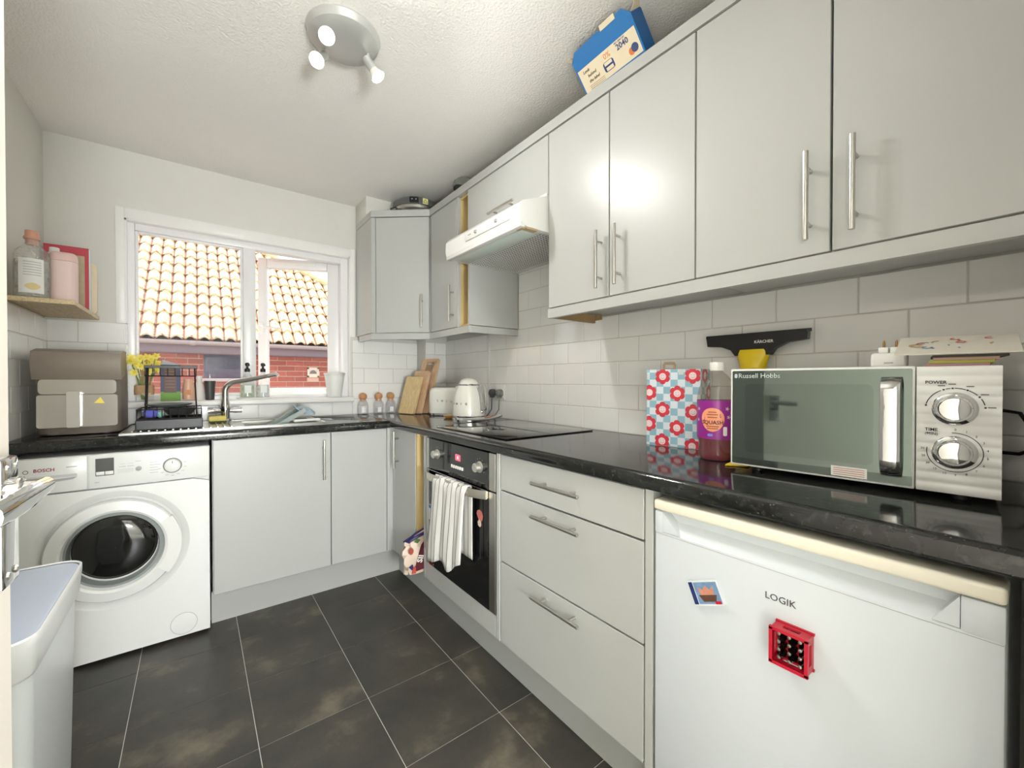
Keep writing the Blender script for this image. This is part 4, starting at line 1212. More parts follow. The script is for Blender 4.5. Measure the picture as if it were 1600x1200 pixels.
tr = thing('soap_tray', 'white oval tray under the two soap dispensers on the sill', 'tray', (.287, SY, SILL))
B().loft([[(.287 + w * math.cos(2 * PI * k / 28), SY - .002 + h * math.sin(2 * PI * k / 28), SILL + z) for k in range(28)] for w, h, z in ((.09, .035, 0), (.096, .0375, .008), (.092, .035, .009), (.088, .033, .004))]).build('tray_dish', M['whitep'], tr)
for x, label, liq in ((.247, 'clear soap dispenser with yellow-green soap and black pump on the sill', (214, 232, 110)), (.327, 'clear soap dispenser with colourless soap and black pump on the sill', (226, 236, 232))):
    t = thing('soap_dispenser', label, 'dispenser', (x, SY, SILL + .009), group='soap dispensers on the sill')
    z0 = SILL + .0092
    B().lathe([(.033, z0), (.036, z0 + .004), (.036, z0 + .075), (.032, z0 + .105), (.022, z0 + .128), (.013, z0 + .142), (.012, z0 + .158)], 24, (x, SY - .002, 0), caps=False).build('bottle_body', M['jarglass'], t)
    B().lathe([(.0005, z0 + .003), (.033, z0 + .004), (.034, z0 + .075), (.0005, z0 + .076)], 24, (x, SY - .002, 0)).build('soap', glass_mat('soap_%d' % int(x * 1000), liq, .1, .45, .1), t)
    B().prism(rrect(.034, .045, .003, cx=x, cy=z0 + .05), (0, SY - .0385, 0), (1, 0, 0), (0, 0, 1), (0, -1, 0), .0006).build('label', mat('clear_label', (226, 230, 226), .5), t)
    p = B().lathe([(.0145, z0 + .152), (.0145, z0 + .168), (.011, z0 + .172), (.006, z0 + .175), (.006, z0 + .186), (.011, z0 + .188), (.012, z0 + .200), (.008, z0 + .206), (.0005, z0 + .207)], 18, (x, SY - .002, 0))
    p.tube([(x, SY - .002, z0 + .196), (x + .006, SY - .022, z0 + .197), (x + .007, SY - .028, z0 + .190)], .0045, 8)
    p.build('pump', M['black'], t)

t = thing('plant_pot', 'empty white ribbed plant pot at the right end of the sill', 'pot', (.735, SY - .006, SILL))
prof = [(.040, SILL), (.043, SILL + .003)]
for k in range(14):
    h = .012 + .0095 * k
    r_ = .043 + .020 * h / .15
    prof += [(r_ - .0006, SILL + h), (r_ + .0008, SILL + h + .0048)]
prof += [(.0645, SILL + .147), (.0665, SILL + .150), (.0665, SILL + .160), (.063, SILL + .160), (.042, SILL + .006), (.0005, SILL + .006)]
B().lathe([(r_ * .70 if False else r_, z) for r_, z in prof], 36, (.735, 2.905, 0)).build('pot_wall', M['whitep'], t, ang=60)

# ------------------------------------------------------------------ jars, boards, toaster, kettle
for i, (x, y) in enumerate(((.915, 2.885), (1.022, 2.880), (1.108, 2.880))):
    w = ('nearest the window', 'in the middle of three', 'next to the chopping boards')[i]
    t = thing('storage_jar', 'glass jar with wooden ball stopper and white label, ' + w, 'jar', (x, y, WT), group='ball-stopper jars')
    B().lathe([(.032, WT), (.035, WT + .004), (.035, WT + .062), (.030, WT + .080), (.021, WT + .092), (.021, WT + .100), (.019, WT + .100), (.019, WT + .092), (.028, WT + .079), (.033, WT + .060), (.033, WT + .006), (.0005, WT + .005)], 24, (x, y, 0)).build('jar_glass', M['jarglass'], t)
    if i == 0:
        B().lathe([(.0005, WT + .006), (.0325, WT + .007), (.0325, WT + .058), (.0005, WT + .060)], 24, (x, y, 0)).build('contents', mat('white_powder', (240, 238, 232), .9), t)
    q = B(); rings = []
    for k in range(8):
        a = R(-114 + 6 * k - 6)
        rings.append([(x + .0358 * math.cos(a), y + .0358 * math.sin(a), WT + z) for z in (.014, .048)])
    q.loft(rings, closed=False).build('label', M['whitep'], t)
    B().lathe([(.017, WT + .088)] + [(.026 * math.sin(R(a)), WT + .122 - .026 * math.cos(R(a))) for a in range(40, 180, 14)] + [(.0005, WT + .148)], 24, (x, y, 0)).build('ball_stopper', M['cork'], t)

# three chopping boards leaning back against the pipe boxing
def board(label, m, base, w, h, th, lean, yaw, hole, r=.012):
    q = B()
    pts = rrect(w, h, r, 5, 0, h / 2)
    q.prism(pts, (0, 0, 0), (1, 0, 0), (0, 0, 1), (0, 1, 0), th)
    o = q.build('chopping_board', m)
    if hole:
        cut = B().box(-hole / 2, hole / 2, -.1, .1, h - .045, h - .026, bev=.005).build('cutter', m)
        md = o.modifiers.new('h', 'BOOLEAN'); md.object = cut; md.solver = 'EXACT'
        bpy.context.view_layer.update()
        me = bpy.data.meshes.new_from_object(o.evaluated_get(bpy.context.evaluated_depsgraph_get()))
        o.modifiers.clear(); o.data = me; bpy.data.objects.remove(cut)
    o.matrix_world = Matrix.Translation(base) @ Matrix.Rotation(yaw, 4, 'Z') @ Matrix.Rotation(-lean, 4, 'X')
    return tag(o, label, 'chopping board', 'chopping boards leaning in the corner')
yw = R(-74)
board('largest beech chopping board with slot handle at the back of the leaning stack', M['board2'], (1.250, 2.706, WT + .006), .170, .395, .018, R(15), yw, .07)
board('middle-sized beech chopping board between the other two leaning boards', M['board2'], (1.196, 2.700, WT + .006), .150, .305, .018, R(16), yw, 0)
board('smallest pale bamboo chopping board at the front of the leaning stack', M['board1'], (1.142, 2.702, WT + .006), .155, .265, .018, R(17), yw, 0)

en = mat('cream_enamel', (238, 236, 226), .12, coat=.4)
t = thing('toaster', 'white retro rounded toaster with steel base beside the kettle', 'toaster', (1.348, 2.452, WT), R(-52), world=False)
q = B(); rings = []
for z, s_ in ((.018, .985), (.03, 1.0), (.11, 1.0), (.150, .985), (.168, .955), (.180, .89), (.186, .78)):
    rings.append([(a * s_, b_ * s_, z) for a, b_ in rrect(.262, .165, .055, 7)])
q.loft(rings).build('shell', en, t, ang=60)
B().loft([[(a, b_, z) for a, b_ in rrect(.248, .15, .05, 6)] for z in (.004, .018)]).build('steel_base', M['chrome'], t)
for y in (-.03, .03):
    B().box(-.10, .10, y - .014, y + .014, .1855, .188, bev=.001).build('slot', M['dgrey'], t)
B().box(-.105, .105, -.05, .05, .1845, .187, bev=.001).build('slot_plate', M['chrome'], t)
for k, ch in enumerate('SMEG'):
    text('lettering', ch, .020, (-.048 + .032 * k, -.0832, .100), NY, M['chrome'], t, ext=.0015, bold=.0006)
for x in (.10, .12, -.12, -.10):
    pass
for sx in (-.10, .10):
    for sy in (-.045, .045):
        B().lathe([(.010, 0), (.010, .005)], 10, (sx, sy, 0)).build('foot', M['black'], t)
q = B().lathe([(.014, 0), (.014, .010), (.011, .013), (.0005, .013)], 20, (.085, -.0825, .052), 'Y'); q.build('dial', M['chrome'], t)
B().box(.130, .150, -.015, .015, .11, .122, bev=.003).build('lever', M['chrome'], t)

o = thing('wooden_spoon_rest', 'small round wooden dish between the toaster and the kettle', 'dish', (1.245, 2.225, WT))
B().lathe([(.024, WT), (.034, WT + .006), (.040, WT + .018), (.0375, WT + .018), (.031, WT + .010), (.0005, WT + .008)], 24, (1.245, 2.262, 0)).build('dish_body', mat('honey_wood', (214, 168, 96), .5, noise=.1, scale=20), o)

t = thing('kettle', 'white retro dome kettle with chrome handle on the worktop by the hob', 'kettle', (1.285, 2.105, WT), R(-70), world=False)
B().lathe([(.098, 0), (.098, .010), (.092, .016)], 36).build('power_base', M['chrome'], t)
B().lathe([(.094, .016), (.096, .022), (.096, .028)], 36).build('steel_ring', M['chrome'], t)
B().lathe([(.0945, .028), (.0945, .04), (.093, .08), (.088, .125), (.079, .165), (.066, .196), (.060, .205)], 40).build('shell', en, t, ang=60)
B().lathe([(.0615, .203), (.0635, .207), (.0615, .211)], 36).build('lid_ring', M['chrome'], t)
B().lathe([(.060, .210), (.056, .224), (.044, .237), (.026, .245), (.0005, .248)], 32).build('lid', en, t)
hx = B()
pth = [(.052, -.0, .205), (.085, 0, .213), (.108, 0, .205), (.122, 0, .175), (.128, 0, .13), (.127, 0, .085), (.120, 0, .062)]
hx.loft([[(p[0], -.012, p[2]), (p[0] + .006, -.010, p[2] + .004), (p[0] + .008, 0, p[2] + .005), (p[0] + .006, .010, p[2] + .004), (p[0], .012, p[2]), (p[0] - .005, 0, p[2] - .003)] for p in pth])
hx.build('handle', M['chrome'], t)
B().loft([[(.070, -.012, .192), (.070, .012, .192), (.088, .010, .198), (.088, -.010, .198)], [(.084, -.013, .06), (.084, .013, .06), (.098, .011, .06), (.098, -.011, .06)]]).build('back_strip', M['chrome'], t)
B().lathe([(.011, .0), (.011, .006), (.008, .010), (.0005, .011)], 18, (0, 0, 0), 'X').xf(Matrix.Translation((.094, 0, .052)) @ Matrix.Rotation(PI, 4, 'Z')).build('switch', M['chrome'], t)
q = B()
q.loft([[(-.070, -.022, .175), (-.070, .022, .175), (-.060, .012, .200), (-.060, -.012, .200)], [(-.098, -.010, .188), (-.098, .010, .188), (-.092, .007, .198), (-.092, -.007, .198)]])
q.build('spout', en, t)
for k, ch in enumerate('SMEG'):
    a = R(-118 + 19 * k)
    rad = .0915
    text('lettering', ch, .018, (rad * math.cos(a), rad * math.sin(a), .098), dict(ux=(-math.sin(a), math.cos(a), 0), uy=(0, 0, 1), n=(math.cos(a), math.sin(a), 0)), M['chrome'], t, ext=.0016, bold=.0005)

t = thing('spoon_rest', 'pale grey curved spoon rest lying in front of the kettle', 'spoon rest', (1.285, 1.955, WT + .0066), R(11), world=False)
q = B(); rings = []
for i in range(13):
    u = i / 12
    x = -.17 + .32 * u
    w = .012 + .042 * math.sin(PI * min(1, .12 + .9 * u)) ** .8
    h = .003 + .012 * abs(2 * u - 1) ** 2
    rings.append([(x, -w, h + .010), (x, -w * .7, h), (x, w * .7, h), (x, w, h + .010), (x, w * .8, h + .012), (x, 0, h + .004), (x, -w * .8, h + .012)])
q.loft(rings).build('rest', mat('pale_grey_silicone', (206, 206, 202), .4), t)
B().tube([(.03, .012, .014), (.07, .014, .016), (.12, .02, .022)], [.005, .004, .004], 8).build('spoon', mat('red_brown_wood', (186, 130, 110), .6), t)

# socket with two plugs and leads
t = thing('wall_socket', 'double wall socket on the tiles behind the kettle', 'socket', (XR, 2.10, 1.07))
SX = XR - .0092
B().box(SX - .009, SX, 2.030, 2.180, 1.028, 1.114, bev=.004).build('face_plate', M['whitep'], t)
for y in (2.095, 2.115):
    B().box(SX - .013, SX - .009, y - .006, y + .006, 1.090, 1.104, bev=.002).build('switch', M['whitep'], t)
for y, c, lab, end in ((2.142, 'dark grey', 'dark grey plug in the socket with its lead hanging to the kettle', (1.40, 2.11)), (2.065, 'mid grey', 'lighter grey plug in the socket nearer the hob with its lead', (1.42, 2.04))):
    pm = mat(c.replace(' ', '_') + '_plug', (82, 82, 82) if c == 'dark grey' else (132, 132, 128), .5)
    t = thing('plug', lab, 'plug', (SX - .01, y, 1.065))
    B().lathe([(.023, .009), (.024, .020), (.022, .036), (.014, .042), (.0005, .043)], 20, (SX, y, 1.066), 'X').box(SX - .036, SX - .010, y - .010, y + .010, 1.036, 1.05, bev=.004).build('plug_body', pm, t)
    B().tube([(SX - .024, y, 1.038), (SX - .026, y, 1.015), (SX - .035, y - .010, .965), (SX - .055, y - .005, .935), (end[0] + .02, end[1] + .02, WT + .006), (end[0], end[1], WT + .006)], .0035, 8).build('lead', pm, t)
q = B()
q.tube([(SX - .014, 2.186, 1.035), (SX - .022, 2.187, 1.00), (SX - .03, 2.187, .95), (SX - .03, 2.184, WT + .012), (SX - .02, 2.176, WT + .03), (SX - .014, 2.174, .96)], .003, 8)
o = q.build('charger_cable', M['whitep']); tag(o, 'thin white cable looping below the socket behind the kettle', 'cable')

# ------------------------------------------------------------------ gift bag and squash bottle
def clip(poly, x0, x1, z0, z1):
    def cl(p, inside, inter):
        out = []
        for i in range(len(p)):
            a, b_ = p[i - 1], p[i]
            if inside(b_):
                if not inside(a): out.append(inter(a, b_))
                out.append(b_)
            elif inside(a): out.append(inter(a, b_))
        return out
    def ix(v):
        return lambda a, b_: (v, a[1] + (b_[1] - a[1]) * (v - a[0]) / (b_[0] - a[0]))
    def iz(v):
        return lambda a, b_: (a[0] + (b_[0] - a[0]) * (v - a[1]) / (b_[1] - a[1]), v)
    for ins, it in ((lambda p: p[0] >= x0, ix(x0)), (lambda p: p[0] <= x1, ix(x1)), (lambda p: p[1] >= z0, iz(z0)), (lambda p: p[1] <= z1, iz(z1))):
        if poly: poly = cl(poly, ins, it)
    return poly
g0 = Vector((1.312, .908, WT)); g1 = Vector((1.346, .722, WT))
gu = (g1 - g0).normalized(); gn = Vector((gu.y, -gu.x, 0)); gn = gn if gn.x < 0 else -gn
GW, GH, GD = .189, .272, .098
t = thing('gift_bag', 'pale blue checked gift bag printed with red smiling flowers', 'gift bag', tuple((g0 + g1) / 2 - gn * .05))
bagp = mat('bag_paper_white', (226, 234, 240), .35)
blue = mat('bag_print_blue', (150, 192, 208), .35, noise=.03)
redp = mat('bag_print_red', (218, 62, 76), .35)
pinkp = mat('bag_print_pink', (246, 220, 222), .35)
P_ = lambda a, d, z: g0 + gu * a - gn * d + Vector((0, 0, z))
q = B()
for a0, a1, d0, d1 in ((0, GW, 0, .0012), (0, GW, GD - .0012, GD), (0, .0012, 0, GD), (GW - .0012, GW, 0, GD)):
    q.loft([[P_(a0, d0, z), P_(a1, d0, z), P_(a1, d1, z), P_(a0, d1, z)] for z in (0, GH)])
q.loft([[P_(0, 0, z), P_(GW, 0, z), P_(GW, GD, z), P_(0, GD, z)] for z in (0, .002)])
q.build('paper_bag', bagp, t, smooth=False)
ck = .0252
def face_pattern(o, ux, n, wid, nm, cents):
    q = B(); nx, nz = int(wid / ck) + 2, int(GH / ck) + 2
    for i in range(nx):
        for j in range(nz):
            if (i + j) % 2 == 0: continue
            r_ = clip([(i * ck - .014, j * ck - .016), (i * ck + ck - .014, j * ck - .016), (i * ck + ck - .014, j * ck + ck - .016), (i * ck - .014, j * ck + ck - .016)], 0, wid, .001, GH)
            if len(r_) > 2: q.prism(r_, o, ux, (0, 0, 1), n, .0002)
    q.build('check_print', blue, t, smooth=False)
    for cx, cz in cents:
        pet = []
        for k in range(48):
            a = 2 * PI * k / 48 + PI / 2
            r_ = .0215 + .0062 * abs(math.cos(3 * (a - PI / 2))) ** .6
            pet.append((cx + r_ * math.cos(a), cz + r_ * math.sin(a)))
        pet = clip(pet, 0, wid, .001, GH)
        if len(pet) < 3: continue
        fl_ = B().prism(pet, o + n * .0002, ux, (0, 0, 1), n, .0002).build('printed_flower', redp, t, smooth=False)
        c2 = clip([(cx + .0125 * math.cos(2 * PI * k / 24), cz + .0125 * math.sin(2 * PI * k / 24)) for k in range(24)], 0, wid, .001, GH)
        if len(c2) > 2: B().prism(c2, o + n * .0004, ux, (0, 0, 1), n, .0002).build('flower_face', pinkp, fl_, smooth=False)
        if .013 < cx < wid - .013:
            s_ = B().prism(arc(cx, cz, .0072, 205, 335, 8, .0007), o + n * .0006, ux, (0, 0, 1), n, .0002)
            for e in (-.0042, .0042):
                s_.prism([(cx + e + .0011 * math.cos(k), cz + .0035 + .0017 * math.sin(k)) for k in (0, 1.05, 2.1, 3.14, 4.19, 5.24)], o + n * .0006, ux, (0, 0, 1), n, .0002)
            s_.build('smile', M['lgrey'], fl_, smooth=False)['kind'] = 'stuff'
uw = GW / 620.0
cents = [((x - 75) * uw, GH - (y - 185) * GH / 790.0) for x, y in ((268, 258), (608, 252), (108, 425), (438, 430), (267, 598), (612, 612), (105, 752), (434, 778), (262, 925), (604, 950))]
face_pattern(g0.copy(), gu, gn, GW, 'front', cents)
face_pattern(g1.copy(), -gn, gu, GD, 'side', [(.04, .25), (.08, .19), (.03, .13), (.08, .08), (.03, .02)])
# card hang tab above the rim
hp = [(.058, GH - .02), (.098, GH - .02), (.103, GH + .018), (.097, GH + .024), (.066, GH + .024), (.058, GH + .018)]
q = B()
q.prism([(.058, GH - .02), (.104, GH - .02), (.104, GH + .004), (.058, GH + .004)], P_(0, .003, 0), gu, (0, 0, 1), -gn, .0008)
for pts in ([(.058, GH + .004), (.066, GH + .004), (.066, GH + .020), (.058, GH + .018)], [(.096, GH + .004), (.104, GH + .004), (.104, GH + .018), (.096, GH + .020)], [(.058, GH + .016), (.104, GH + .016), (.100, GH + .026), (.063, GH + .026)]):
    q.prism(pts, P_(0, .003, 0), gu, (0, 0, 1), -gn, .0008)
q.build('hang_tab', mat('kraft_card', (160, 138, 112), .8), t, smooth=False)
B().prism([(.115, GH - .019), (.132, GH - .019), (.132, GH - .001), (.115, GH - .001)], g0 + gn * .0008, gu, (0, 0, 1), gn, .0003).build('price_sticker', mat('clear_sticker', (210, 218, 214), .3), t)

bx, by = 1.232, .612
t = thing('squash_bottle', 'large squash bottle with purple label and white cap beside the microwave', 'bottle', (bx, by, WT))
prof = [(.046, 0), (.050, .006), (.051, .02), (.050, .05), (.0535, .062), (.0535, .178), (.0525, .186), (.050, .205), (.041, .232), (.027, .250), (.0165, .258), (.0155, .272)]
B().lathe([(r_, WT + z) for r_, z in prof], 32, (bx, by, 0), caps=False).build('bottle_body', glass_mat('clear_plastic', (240, 236, 232), .3, .06), t)
B().lathe([(.0005, WT + .002), (.0445, WT + .003), (.0490, WT + .02), (.0485, WT + .05), (.052, WT + .064), (.052, WT + .080), (.0005, WT + .080)], 32, (bx, by, 0)).build('red_drink', mat('dark_red_drink', (128, 12, 48), .08, coat=.4), t)
B().lathe([(.0540, WT + .064), (.0540, WT + .175)], 40, (bx, by, 0), caps=False).build('label', mat('purple_label', (150, 34, 140), .35, noise=.06, scale=50), t)
B().lathe([(.0185, WT + .262), (.0195, WT + .265), (.0195, WT + .284), (.018, WT + .287), (.0005, WT + .287)], 24, (bx, by, 0)).build('cap', M['whitep'], t)
ang0 = math.atan2(-by, -bx) + R(-12)
def on_cyl(pts, rad, z0, a0=ang0):
    return [(bx + rad * math.cos(a0 + u / rad), by + rad * math.sin(a0 + u / rad), z0 + v) for u, v in pts]
def wrap(name, pts, rad, z0, m, par, sub=1, a0=ang0):
    q = B(); outer = on_cyl(pts, rad, z0, a0)
    c = on_cyl([(sum(p[0] for p in pts) / len(pts), sum(p[1] for p in pts) / len(pts))], rad, z0, a0)[0]
    mid = on_cyl([((p[0] + sum(k[0] for k in pts) / len(pts)) / 2, (p[1] + sum(k[1] for k in pts) / len(pts)) / 2) for p in pts], rad, z0, a0)
    n_ = len(pts)
    vo = [q.bm.verts.new(Vector(p)) for p in outer]; vm = [q.bm.verts.new(Vector(p)) for p in mid]; vc = q.bm.verts.new(Vector(c))
    for i in range(n_):
        j = (i + 1) % n_
        q.bm.faces.new((vo[i], vo[j], vm[j], vm[i])); q.bm.faces.new((vm[i], vm[j], vc))
    return q.build(name, m, par)
heart = [(.032 * math.sin(R(a)) * (1.0 - .10 * math.cos(R(a))), .036 * -math.cos(R(a)) * .95) for a in range(0, 360, 15)]
wrap('peach_panel', heart, .0545, WT + .120, mat('peach_print', (246, 162, 122), .4, noise=.06), t)
def wrap_text(body, size, z, m, off=0.0):
    o = text('lettering', body, size, (0, 0, 0), dict(ux=(1, 0, 0), uy=(0, 1, 0), n=(0, 0, 1)), m, t, ext=.0002, bold=.0002)
    rad = .0552
    for v in o.data.vertices:
        a = ang0 + (v.co.x + off) / rad
        v.co = Vector((bx + (rad + v.co.z) * math.cos(a), by + (rad + v.co.z) * math.sin(a), z + v.co.y))
wine = mat('wine_print', (90, 20, 40), .5)
wrap_text('SQUASH', .0155, WT + .112, wine)
for k, (z, w) in enumerate(((.142, .022), (.135, .03), (.127, .026), (.101, .034), (.095, .03))):
    wrap('printed_line', [(-w / 2, -.0014), (-w / 4, -.0014), (0, -.0014), (w / 4, -.0014), (w / 2, -.0014), (w / 2, .0014), (w / 4, .0014), (0, .0014), (-w / 4, .0014), (-w / 2, .0014)], .0551, WT + z, mat('brown_print%d' % k, (170, 90, 60), .5), t)
for u, z in ((-.045, .15), (.040, .152), (.044, .128), (-.047, .118)):
    wrap('blossom', [(u + (.0035 + .003 * math.cos(5 * R(a))) * math.cos(R(a)), (.0035 + .003 * math.cos(5 * R(a))) * math.sin(R(a))) for a in range(0, 360, 18)], .0546, WT + z, M['whitep'], t)
wrap('price_flash', [(.034 + a, b_) for a, b_ in rrect(.011, .026, .003, 2)], .0547, WT + .088, M['whitep'], t)
wrap('blue_flash', [(-.006 + a, b_) for a, b_ in rrect(.015, .007, .003, 2)], .0547, WT + .076, mat('blue_print', (120, 150, 226), .5), t)

o = cloth('yellow_cloth', 'folded yellow cloth peeping out under the corner of the microwave', [(1.145, .545, WT + .003), (1.175, .500, WT + .003), (1.26, .52, WT + .003), (1.20, .555, WT + .003)], mat('yellow_duster', (232, 196, 60), .9, noise=.1), amp=.0006, n=6)

# ------------------------------------------------------------------ microwave
m0 = Vector((1.116, .518, WT + .0006)); m1 = Vector((1.158, .059, WT + .0006))
MW = (m1 - m0).length
mu_ = (m1 - m0).normalized()
t = thing('microwave', 'white microwave oven with dark mirror door, chrome handle and two chrome dials', 'microwave', tuple(m0), math.atan2(mu_.y, mu_.x), world=False)
# local: x along the front (left to right), -y towards the room, z up
Z0, Z1, MD = .014, .262, .315
LY = dict(ux=(1, 0, 0), uy=(0, 0, 1), n=(0, -1, 0))
for x in (.05, MW - .05):
    for y in (.05, MD - .04):
        B().lathe([(.014, 0), (.014, .014)], 12, (x, y, 0)).build('foot', M['black'], t)
B().box(.001, MW - .001, .022, MD, Z0 + .001, Z1 - .001, bev=.003).build('body', M['whitep'], t)
xd = MW * .757
d = B().box(0, xd - .001, 0, .021, Z0, Z1, bev=.003).build('door', M['white'], t)
mg = mat('mirror_grey_glass', (112, 122, 117), .03, .92)
B().prism(rrect(xd - .010, Z1 - Z0 - .010, .003, cx=xd / 2, cy=(Z0 + Z1) / 2), (0, 0, 0), (1, 0, 0), (0, 0, 1), (0, -1, 0), .0012).build('door_glass', mg, d)
B().prism(rrect(xd - .10, Z1 - Z0 - .075, .012, cx=xd / 2 - .015, cy=(Z0 + Z1) / 2 - .0), (0, -.0012, 0), (1, 0, 0), (0, 0, 1), (0, -1, 0), .0003).build('viewing_window', mat('tinted_window', (104, 114, 109), .04, .92), d)
text('lettering', 'Russell Hobbs', .0165, (.019, -.0012, Z1 - .018), LY, mat('silver_print', (196, 208, 206), .5), d, align='LEFT')
B().prism(rrect(.007, .011, .003, cx=.0135, cy=Z1 - .018), (0, -.0012, 0), (1, 0, 0), (0, 0, 1), (0, -1, 0), .0004).build('emblem', mat('silver_print2', (196, 208, 206), .5), d)
sl = B().prism(rrect(.062, .022, .001, cx=xd - .105, cy=Z0 + .018), (0, -.0012, 0), (1, 0, 0), (0, 0, 1), (0, -1, 0), .0005).build('warning_label', M['whitep'], d)
q = B()
for k in range(4):
    q.box(xd - .132, xd - .078, -.0020, -.0017, Z0 + .0105 + .0045 * k, Z0 + .0120 + .0045 * k)
q.build('label_lines', mat('red_line_print', (206, 140, 130), .6), sl)
# chrome handle, a bowed broad bar
q = B()
hxc = xd - .036
rings = []
for i in range(17):
    z = Z0 + .022 + (Z1 - Z0 - .044) * i / 16
    s_ = min(1, min(i, 16 - i) / 2.0)
    y = -.004 - .024 * math.sin(s_ * PI / 2)
    rings.append([(hxc - .017, y + .006, z), (hxc - .015, y - .004, z), (hxc, y - .008, z), (hxc + .015, y - .004, z), (hxc + .017, y + .006, z), (hxc, y + .008, z)])
q.loft(rings).build('handle', M['chrome'], d, ang=60)
# ribbed control panel
q = B()
n_ = 96
prof = []
for i in range(n_ + 1):
    z = Z0 + .002 + (Z1 - Z0 - .004) * i / n_
    prof.append((-.0035 - .0022 * (abs(math.sin(PI * i / n_ * 13)) ** .7), z))
q.loft([[(xd + .001, y, z) for y, z in prof] + [(xd + .001, .02, Z1 - .002), (xd + .001, .02, Z0 + .002)], [(MW, y, z) for y, z in prof] + [(MW, .02, Z1 - .002), (MW, .02, Z0 + .002)]])
cpn = q.build('control_panel', M['white'], t, ang=50)
pcx = (xd + MW) / 2 - .003
for cz, lab in ((Z0 + .165, 'POWER'), (Z0 + .082, 'TIME')):
    k = B().lathe([(.031, 0), (.031, .004), (.028, .007), (.025, .008), (.024, .016), (.020, .021), (.010, .023), (.0005, .0235)], 36, (pcx, -.005, cz), 'Y').build('dial', M['chrome'], t)
    text('lettering', lab, .0085, (pcx - .040, -.0060, cz + .050 if lab == 'POWER' else cz + .041), LY, M['ink'], t, align='LEFT', bold=.0001)
    if lab == 'POWER':
        for a0, a1 in ((12, 30), (42, 62), (68, 90), (98, 108), (118, 168)):
            B().prism(arc(pcx, cz, .039, a0, a1, 8, .0007), (0, -.0060, 0), (1, 0, 0), (0, 0, 1), (0, -1, 0), .0003).build('scale_arc', M['ink'], t)
        q = B()
        for a in (5, 36, 65, 94, 112, 172):
            x, z = pcx + .039 * math.cos(R(a)), cz + .039 * math.sin(R(a))
            q.box(x - .0014, x + .0014, -.0064, -.0060, z - .0014, z + .0014)
            x, z = pcx + .047 * math.cos(R(a)), cz + .047 * math.sin(R(a))
            if x + .006 < MW and x - .006 > xd + .004: q.box(x - .005, x + .005, -.0063, -.0060, z - .0007, z + .0007)
        q.build('scale_marks', M['ink'], t)
    else:
        text('lettering', '(MIN)', .0075, (pcx - .040, -.0060, cz + .033), LY, M['ink'], t, align='LEFT')
        B().prism(arc(pcx, cz, .037, -190, 95, 40, .0006), (0, -.0060, 0), (1, 0, 0), (0, 0, 1), (0, -1, 0), .0003).build('scale_arc', M['ink'], t)
        for j, nb in enumerate(('0', '1', '2', '3', '4', '5', '6', '7', '8', '9', '10', '15', '20', '25', '30')):
            a = R(88 - j * 19.5)
            text('lettering', nb, .0058, (pcx + .043 * math.cos(a), -.0060, cz + .043 * math.sin(a)), LY, M['ink'], t)
# mains lead behind it
o = B().tube([(1.475, .085, 1.06), (1.488, .075, 1.075), (1.492, .05, 1.07), (1.494, .03, 1.03), (1.492, .03, .99), (1.48, .05, .978), (1.465, .075, .98)], .004, 8).build('mains_lead', M['black'])
tag(o, 'black mains lead looping out behind the microwave near the wall', 'cable')

# ------------------------------------------------------------------ on and behind the microwave
def mloc(x, y, z): 
    n_ = Vector((-mu_.y, mu_.x, 0))
    return m0 + mu_ * x + n_ * y + Vector((0, 0, z))
MT = WT + Z1
t = thing('travel_adaptor', 'white two-pin travel plug adaptor lying on the microwave with pins up', 'adaptor', tuple(mloc(.30, .10, Z1)), math.atan2(mu_.y, mu_.x), world=False)
B().box(-.030, .030, -.024, .024, 0, .032, bev=.006, seg=3).build('adaptor_body', M['whitep'], t)
B().box(-.018, -.001, -.012, .012, .032, .045, bev=.002).box(.002, .021, -.012, .012, .032, .045, bev=.002).build('pin_block', M['whitep'], t)
for x in (-.0095, .0115):
    B().tube([(x, 0, .045), (x, 0, .056), (x, 0, .061)], [.0024, .0024, .0012], 10).build('pin', mat('brass_pin', (190, 150, 96), .25, 1.0), t)
B().box(-.007, .008, -.0245, -.024, .008, .011).build('printed_mark', M['lgrey'], t)
papers = (('pink', (222, 176, 184), .006), ('lime', (214, 214, 110), .006), ('peach', (222, 186, 170), .006), ('dark grey', (96, 92, 84), .005))
zz = Z1 - .001
rot = math.atan2(mu_.y, mu_.x)
for k, (nm, c, h) in enumerate(papers):
    w = .088 if k < 3 else .10
    o = B().box(-w / 2, w / 2, -.055, .055, 0, h - .0004, bev=.0004, seg=1).build('note_pad', mat(nm.replace(' ', '_') + '_paper', c, .85, noise=.05))
    o.location = mloc(.405 + .004 * k, .09, zz); o.rotation_euler = (0, 0, rot + R(2 * k - 2))
    tag(o, '%s notepad in the small paper stack on the microwave' % nm, 'notepad', 'paper stack on the microwave')
    zz += h
t = thing('greeting_card', 'cream card with coloured floral print on top of the note stack', 'card', tuple(mloc(.40, .08, zz)), rot + R(4), world=False)
B().loft([[(-.090, -.07, .000), (.080, -.075, .0), (.090, .06, .042), (-.08, .065, .044)], [(-.090, -.07, .0014), (.080, -.075, .0014), (.090, .06, .0434), (-.08, .065, .0454)]]).build('card_sheet', mat('cream_card', (232, 226, 210), .6, noise=.03), t, smooth=False)
pc = [mat('print_blue', (120, 150, 186), .6), mat('print_coral', (214, 120, 110), .6), mat('print_sand', (206, 180, 130), .6)]
rr = random.Random(9)
for k in range(14):
    x, y = rr.uniform(-.06, .065), rr.uniform(-.05, .045)
    B().prism(arc(x, y, .006 + .004 * rr.random(), rr.uniform(0, 180), rr.uniform(200, 400), 10, .0014), (0, 0, .0252), (1, 0, 0), (0, .954, .305), (0, -.305, .954), .0003).build('floral_print', pc[k % 3], t)

